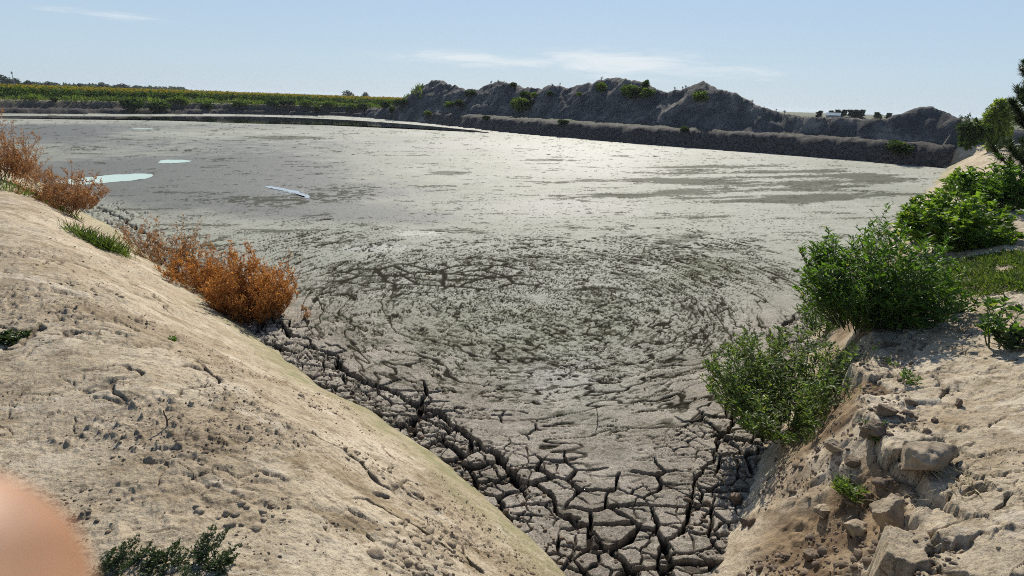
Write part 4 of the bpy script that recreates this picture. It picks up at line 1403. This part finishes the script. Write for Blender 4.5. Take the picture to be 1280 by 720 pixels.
# trees and a shed beyond the heaps on the right
first = True
tp = leafy_tree("slim_tree", 6.0, 1.3, 900, 0.55, M_FARTREE, rt, 0.18, 9, 0.1, 0.98)
for px, hp, lb in ((1026, 7, "distant slim tree left of the pale shed"), (1040, 7, "distant slim tree behind the pale shed"), (1048, 8, "distant slim tree, second behind the pale shed"),
                   (1056, 8, "distant slim tree, third of the row behind the heaps"), (1064, 8, "distant slim tree, fourth of the row behind the heaps"),
                   (1071, 8, "distant slim tree, fifth of the row behind the heaps"), (1078, 8, "distant slim tree at the right end of the tight row"),
                   (1097, 5, "distant small tree in the gap before the far right mound"), (1112, 4, "distant small tree nearest the far right mound")):
    o = tp if first else copy_tree(tp)
    first = False
    dist = 130.0
    p = far_pt(px, 145.5 - hp, dist)
    o.location = (p[0], p[1], 1.3)
    s = (p[2] - 1.3) / 6.0
    o.scale = (s * 2.0, s * 2.0, s)
    o.rotation_euler = (0, 0, rt.random() * 6.28)
    tag(o, lb, "tree", "distant trees beyond the heaps")


def box(G, x0, x1, y0, y1, z0, z1):
    V = [(x0, y0, z0), (x1, y0, z0), (x1, y1, z0), (x0, y1, z0), (x0, y0, z1), (x1, y0, z1), (x1, y1, z1), (x0, y1, z1)]
    G.add(V, f4=[[0, 3, 2, 1], [4, 5, 6, 7], [0, 1, 5, 4], [1, 2, 6, 5], [2, 3, 7, 6], [3, 0, 4, 7]])


p = far_pt(1041, 147, 115)
root = empty("shed", (p[0], p[1], 1.3), math.radians(-30))
root.scale = (0.62, 0.7, 0.92)
tag(root, "low pale blue roofed shed beyond the heaps among the trees", "shed")
G = Geo(); box(G, -1.7, 1.7, -1.5, 1.5, 0, 1.2)
G.build("wall", M_STEEL, root, smooth=False)
G = Geo()
V = [(-1.85, -1.65, 1.26), (1.85, -1.65, 1.26), (1.85, 0, 1.75), (-1.85, 0, 1.75), (1.85, 1.65, 1.26), (-1.85, 1.65, 1.26), (-1.85, -1.65, 1.36), (1.85, -1.65, 1.36), (1.85, 0, 1.85), (-1.85, 0, 1.85), (1.85, 1.65, 1.36), (-1.85, 1.65, 1.36)]
G.add(V, f4=[[6, 7, 8, 9], [9, 8, 10, 11], [0, 3, 2, 1], [3, 5, 4, 2], [0, 1, 7, 6], [4, 5, 11, 10], [0, 6, 9, 3], [3, 9, 11, 5], [1, 2, 8, 7], [2, 4, 10, 8]])
G.build("roof", M_ROOF, root, smooth=False)
# thin mast on the horizon
p = far_pt(18, 105, 280)
root = empty("mast", (p[0], p[1], 1.4))
tag(root, "thin grey mast on the horizon at the far left", "mast")
G = Geo(); G.tube(np.array([[0, 0, 0], [0, 0, 3.0], [0, 0, 6.2]]), [0.16, 0.13, 0.08], 6); G.build("pole", M_STEEL, root)
G = Geo(); box(G, -0.25, 0.25, -0.12, 0.12, 5.3, 5.9); G.build("antenna", M_STEEL, root, smooth=False)
# bleached stick leaning out of the cut bank
p = hit(1177, 184)
G = Geo(); st = np.array([[0, 0, -0.1], [0.12, 0, 0.22], [0.26, 0.02, 0.5], [0.34, 0.02, 0.72]])
G.tube(st, [0.035, 0.03, 0.025, 0.015], 6); G.tube(np.array([[0.18, 0, 0.34], [0.1, 0.03, 0.52]]), [0.015, 0.006], 5)
o = G.build("stick", M_DEADWOOD); o.location = p
tag(o, "pale leaning stick on the cut bank at the far right corner", "stick")


# little dead twigs
for px, py, hgt, lb in ((209, 534, 0.10, "short dead twig standing in the left slope"), (747, 528, 0.16, "dead twig standing in the mud where thin cracks meet")):
    p = hit(px, py)
    G = Geo(); st = curve_stem([0, 0, -0.02], [0.1, 0.1, 1], hgt + 0.02, 5, rr(px), 0.15)
    G.tube(st, np.linspace(0.006, 0.003, len(st)), 5)
    G.tube(curve_stem(st[2], [0.8, 0.2, 0.6], hgt * 0.4, 3, rr(px + 1), 0.1), np.linspace(0.0035, 0.0015, 4), 4)
    o = G.build("twig", M_BARK); o.location = p
    tag(o, lb, "twig")
rg = rr(330)
gp = np.concatenate([scatter(1185, 607, 0.16, 0.14, 60, rg), scatter(1075, 622, 0.22, 0.14, 60, rg), scatter(1215, 585, 0.12, 0.12, 30, rg)])
grass("straw", gp, 0.11, 1.6, mat_leaf("straw_blade", (0.36, 0.30, 0.17), (0.55, 0.48, 0.30), 0.2, 0.7, 0.1, (1.1, 1.0, 0.8)), rg, "pale dry straw caught between the broken blocks", 0.0025)


# pine at the right edge
def pine(base, h, w, rng):
    root = empty("pine_tree", base)
    tag(root, "dark pine with ragged needle clumps cut off by the right edge", "tree")
    G = Geo(); Nd = Geo()
    tr = curve_stem([0, 0, -0.2], [0, 0, 1], h, 10, rng, 0.03, 0.1)
    G.tube(tr, np.linspace(0.14, 0.02, len(tr)), 8)
    P_, D_, L_ = [], [], []
    for k in range(64):
        t = 0.12 + 0.86 * k / 64
        i = min(int(t * 10), 9); p = tr[i] + (tr[i + 1] - tr[i]) * (t * 10 - i)
        a = k * 2.4 + rng.random()
        L = w * (1.05 - t) ** 0.6 * (0.6 + 0.45 * rng.random())
        br = curve_stem(p, [math.cos(a), math.sin(a), 0.25], L, 6, rng, 0.1, 0.10)
        G.tube(br, np.linspace(0.03, 0.008, len(br)), 5)
        tw = [br[2:]]
        for b_ in range(6):
            ii = rng.integers(1, 6)
            sa = a + rng.normal(0, 0.9)
            s2 = curve_stem(br[ii], [math.cos(sa), math.sin(sa), 0.35 + 0.4 * rng.random()], L * 0.35 * (0.5 + rng.random()), 4, rng, 0.12, 0.12)
            G.tube(s2, np.linspace(0.010, 0.004, len(s2)), 3)
            tw.append(s2)
        for s2 in tw:
            for m_ in range(len(s2) - 1):
                d = s2[m_ + 1] - s2[m_]
                for q in range(44):
                    P_.append(s2[m_] + d * rng.random()); D_.append(unit(d) * 0.9 + rng.normal(0, 0.55, 3) + np.array([0, 0, 0.15])); L_.append(0.10 + 0.06 * rng.random())
    Nd.leaves(np.array(P_), np.array(D_), np.array(L_), 0.05, rng, 0.1, 0.05)
    G.build("trunk", M_BARK, root)
    Nd.build("crown", M_NEEDLE, root, smooth=False)
    return root


p = far_pt(1304, 190, 14.5)
pine((p[0], p[1], float(zg(p[0], p[1])[0])), 5.0, 1.15, rr(800))


# ------------------------------------------------------------------ the photographer's hand in front of the lens
def hand():
    # local frame: x to the right, y away from the lens, z up; origin at the tip of the index finger
    V, E, Rd = [], [], []

    def chain(pts, rad, start=None):
        idx = []
        for p, q in zip(pts, rad):
            V.append(p); Rd.append(q); idx.append(len(V) - 1)
        if start is not None: E.append((start, idx[0]))
        for a_, b_ in zip(idx[:-1], idx[1:]): E.append((a_, b_))
        return idx
    # palm and wrist
    palm = chain([(-0.085, 0.005, -0.110), (-0.078, 0.004, -0.085), (-0.070, 0.002, -0.060)], [0.024, 0.026, 0.024])
    chain([(-0.098, 0.006, -0.160), (-0.112, 0.004, -0.240), (-0.125, 0.0, -0.330)], [0.026, 0.032, 0.038], palm[0])
    # index finger, stretched towards the lens
    chain([(-0.045, 0.0, -0.040), (-0.026, 0.0, -0.024), (-0.010, 0.0, -0.009), (0.0, 0.0, 0.0)], [0.0125, 0.0120, 0.0124, 0.0118], palm[2])
    # middle, ring and little finger curled at the side
    chain([(-0.078, 0.012, -0.046), (-0.074, 0.028, -0.050), (-0.072, 0.030, -0.068), (-0.080, 0.022, -0.078)], [0.0102, 0.0097, 0.0092, 0.008], palm[2])
    chain([(-0.097, 0.014, -0.050), (-0.096, 0.030, -0.056), (-0.093, 0.032, -0.074), (-0.098, 0.024, -0.084)], [0.0098, 0.0092, 0.0088, 0.0078], palm[2])
    chain([(-0.114, 0.014, -0.066), (-0.115, 0.028, -0.070), (-0.112, 0.030, -0.086), (-0.114, 0.022, -0.096)], [0.0088, 0.0082, 0.0078, 0.007], palm[1])
    # thumb leaves the side of the palm
    chain([(-0.076, -0.024, -0.094), (-0.064, -0.040, -0.084), (-0.056, -0.052, -0.074), (-0.050, -0.060, -0.066)], [0.0135, 0.0120, 0.0112, 0.0095], palm[0])
    me = bpy.data.meshes.new("hand")
    me.from_pydata(V, E, [])
    o = bpy.data.objects.new("hand", me)
    link(o)
    sk = o.modifiers.new("skin", "SKIN")
    for i, q in enumerate(Rd):
        me.skin_vertices[0].data[i].radius = (q, q)
        me.skin_vertices[0].data[i].use_root = (i == 1)
    sk.use_smooth_shade = True
    o.modifiers.new("sub", "SUBSURF").render_levels = 3
    o.modifiers["sub"].levels = 3
    me.materials.append(M_SKIN)
    return o


h_ = hand()
c = ray(-38, 704); c = c / (c @ _f)          # unit depth along the view axis
tip = np.array([0, 0, CAMZ]) + c * 0.035
h_.location = tip
h_.rotation_euler = (math.radians(0), 0, 0)
tag(h_, "blurred bare fingertip of the photographer in the bottom left corner", "finger")

# ------------------------------------------------------------------ air
def haze():
    G = Geo(); box(G, -1560, 1560, -1560, 1560, -1.8, 8.5)
    m, nt = new_mat("air"); T = NT(nt)
    v = T.n("ShaderNodeVolumePrincipled")
    v.inputs["Color"].default_value = (0.80, 0.88, 1.0, 1)
    v.inputs["Density"].default_value = 0.0002
    v.inputs["Anisotropy"].default_value = 0.3
    o = T.n("ShaderNodeOutputMaterial"); T.lk(v.outputs[0], o.inputs["Volume"])
    h = G.build("haze", m, None, smooth=False)
    tag(h, "thin pale air over the whole place", "haze", kind="stuff")


haze()

# ------------------------------------------------------------------ sky, sun, camera
SUN_AZ, SUN_EL = math.radians(6.0), math.radians(35)
w = bpy.data.worlds.new("World")
scene.world = w
w.use_nodes = True
nt = w.node_tree
nt.nodes.clear()
T = NT(nt)
sky = T.n("ShaderNodeTexSky")
sky.sky_type = "NISHITA"
sky.sun_disc = False
sky.sun_elevation = SUN_EL
sky.sun_rotation = SUN_AZ
sky.altitude = 100
sky.air_density = 1.0
sky.dust_density = 0.6
sky.ozone_density = 2.5
tc = T.n("ShaderNodeTexCoord").outputs["Generated"]
sep = T.n("ShaderNodeSeparateXYZ"); T.lk(tc, sep.inputs[0])
az = T.math("ARCTAN2", sep.outputs[0], sep.outputs[1])
el = T.math("ARCSINE", sep.outputs[2])
comb = T.n("ShaderNodeCombineXYZ"); T.lk(T.math("MULTIPLY", az, 9.0), comb.inputs[0]); T.lk(T.math("MULTIPLY", el, 75.0), comb.inputs[1])
cn = T.noise(1.0, 7, 0.62, comb.outputs[0], 0.6)


def cloud(a0, e0, wa, we):
    u = T.math("DIVIDE", T.math("SUBTRACT", az, math.radians(a0)), math.radians(wa))
    v = T.math("DIVIDE", T.math("SUBTRACT", el, math.radians(e0)), math.radians(we))
    s_ = T.math("ADD", T.math("MULTIPLY", u, u), T.math("MULTIPLY", v, v))
    return T.math("POWER", 2.718, T.math("MULTIPLY", s_, -1.0))


def ang(px, py):
    d = ray(px, py)
    return math.degrees(math.atan2(d[0], d[1])), math.degrees(math.atan2(d[2], math.hypot(d[0], d[1])))


m1 = cloud(*ang(765, 78), 7.5, 1.15)
m2 = cloud(*ang(600, 74), 11, 0.7)
m3 = cloud(*ang(860, 92), 9, 0.8)
m4 = cloud(*ang(135, 18), 4.5, 0.35)
mm = T.math("MAXIMUM", T.math("MAXIMUM", m1, T.math("MULTIPLY", m2, 0.75)), T.math("MAXIMUM", T.math("MULTIPLY", m3, 0.6), T.math("MULTIPLY", m4, 0.6)))
cm = T.mr(T.math("ADD", cn, T.math("MULTIPLY", mm, 0.55)), 0.58, 1.05, 0, 0.9)
cm = T.math("MULTIPLY", cm, T.mr(mm, 0.02, 0.3))
low_air = T.ramp(T.mr(el, 0.0, math.radians(30), 0, 1, False), [(0.0, (0.53, 0.645, 0.735)), (0.12, (0.50, 0.64, 0.765)), (0.30, (0.44, 0.60, 0.785)), (1.0, (0.22, 0.40, 0.72))])
gain = T.n("ShaderNodeVectorMath", operation="SCALE"); T.lk(low_air, gain.inputs[0]); gain.inputs["Scale"].default_value = 8.7
tint = T.mix(T.mr(el, math.radians(14), math.radians(40), 0.92, 0.0), sky.outputs[0], gain.outputs[0])
cl = T.mix(cm, tint, (6.9, 7.4, 7.7))
bg = T.n("ShaderNodeBackground")
T.lk(cl, bg.inputs["Color"])
bg.inputs["Strength"].default_value = 0.10
wo = T.n("ShaderNodeOutputWorld")
T.lk(bg.outputs[0], wo.inputs["Surface"])

sl = bpy.data.lights.new("sun", "SUN")
sl.energy = 5.0
sl.angle = math.radians(0.5)
sl.color = (1.0, 0.94, 0.83)
so = bpy.data.objects.new("sun", sl)
link(so)
sdir = Vector((math.sin(SUN_AZ) * math.cos(SUN_EL), math.cos(SUN_AZ) * math.cos(SUN_EL), math.sin(SUN_EL)))
so.rotation_euler = (-sdir).to_track_quat("-Z", "Y").to_euler()
so.location = (0, 0, 40)

cam = bpy.data.cameras.new("camera")
cam.sensor_width = 36
cam.lens = F / 1280 * 36
cam.clip_start = 0.01
cam.clip_end = 20000
cam.dof.use_dof = True
cam.dof.focus_distance = 7.0
cam.dof.aperture_fstop = cam.lens / 2.0
co = bpy.data.objects.new("camera", cam)
link(co)
Mx = Matrix(((_R[0], _U[0], -_f[0], 0), (_R[1], _U[1], -_f[1], 0), (_R[2], _U[2], -_f[2], CAMZ), (0, 0, 0, 1)))
co.matrix_world = Mx
scene.camera = co

scene.view_settings.view_transform = "Standard"
scene.view_settings.look = "None"
scene.view_settings.exposure = 0.2
scene.view_settings.gamma = 1.0
scene.view_settings.use_curve_mapping = False
scene.cycles.max_bounces = 6
scene.cycles.filter_width = 1.0
scene.render.filter_size = 1.0
scene.cycles.use_denoising = False
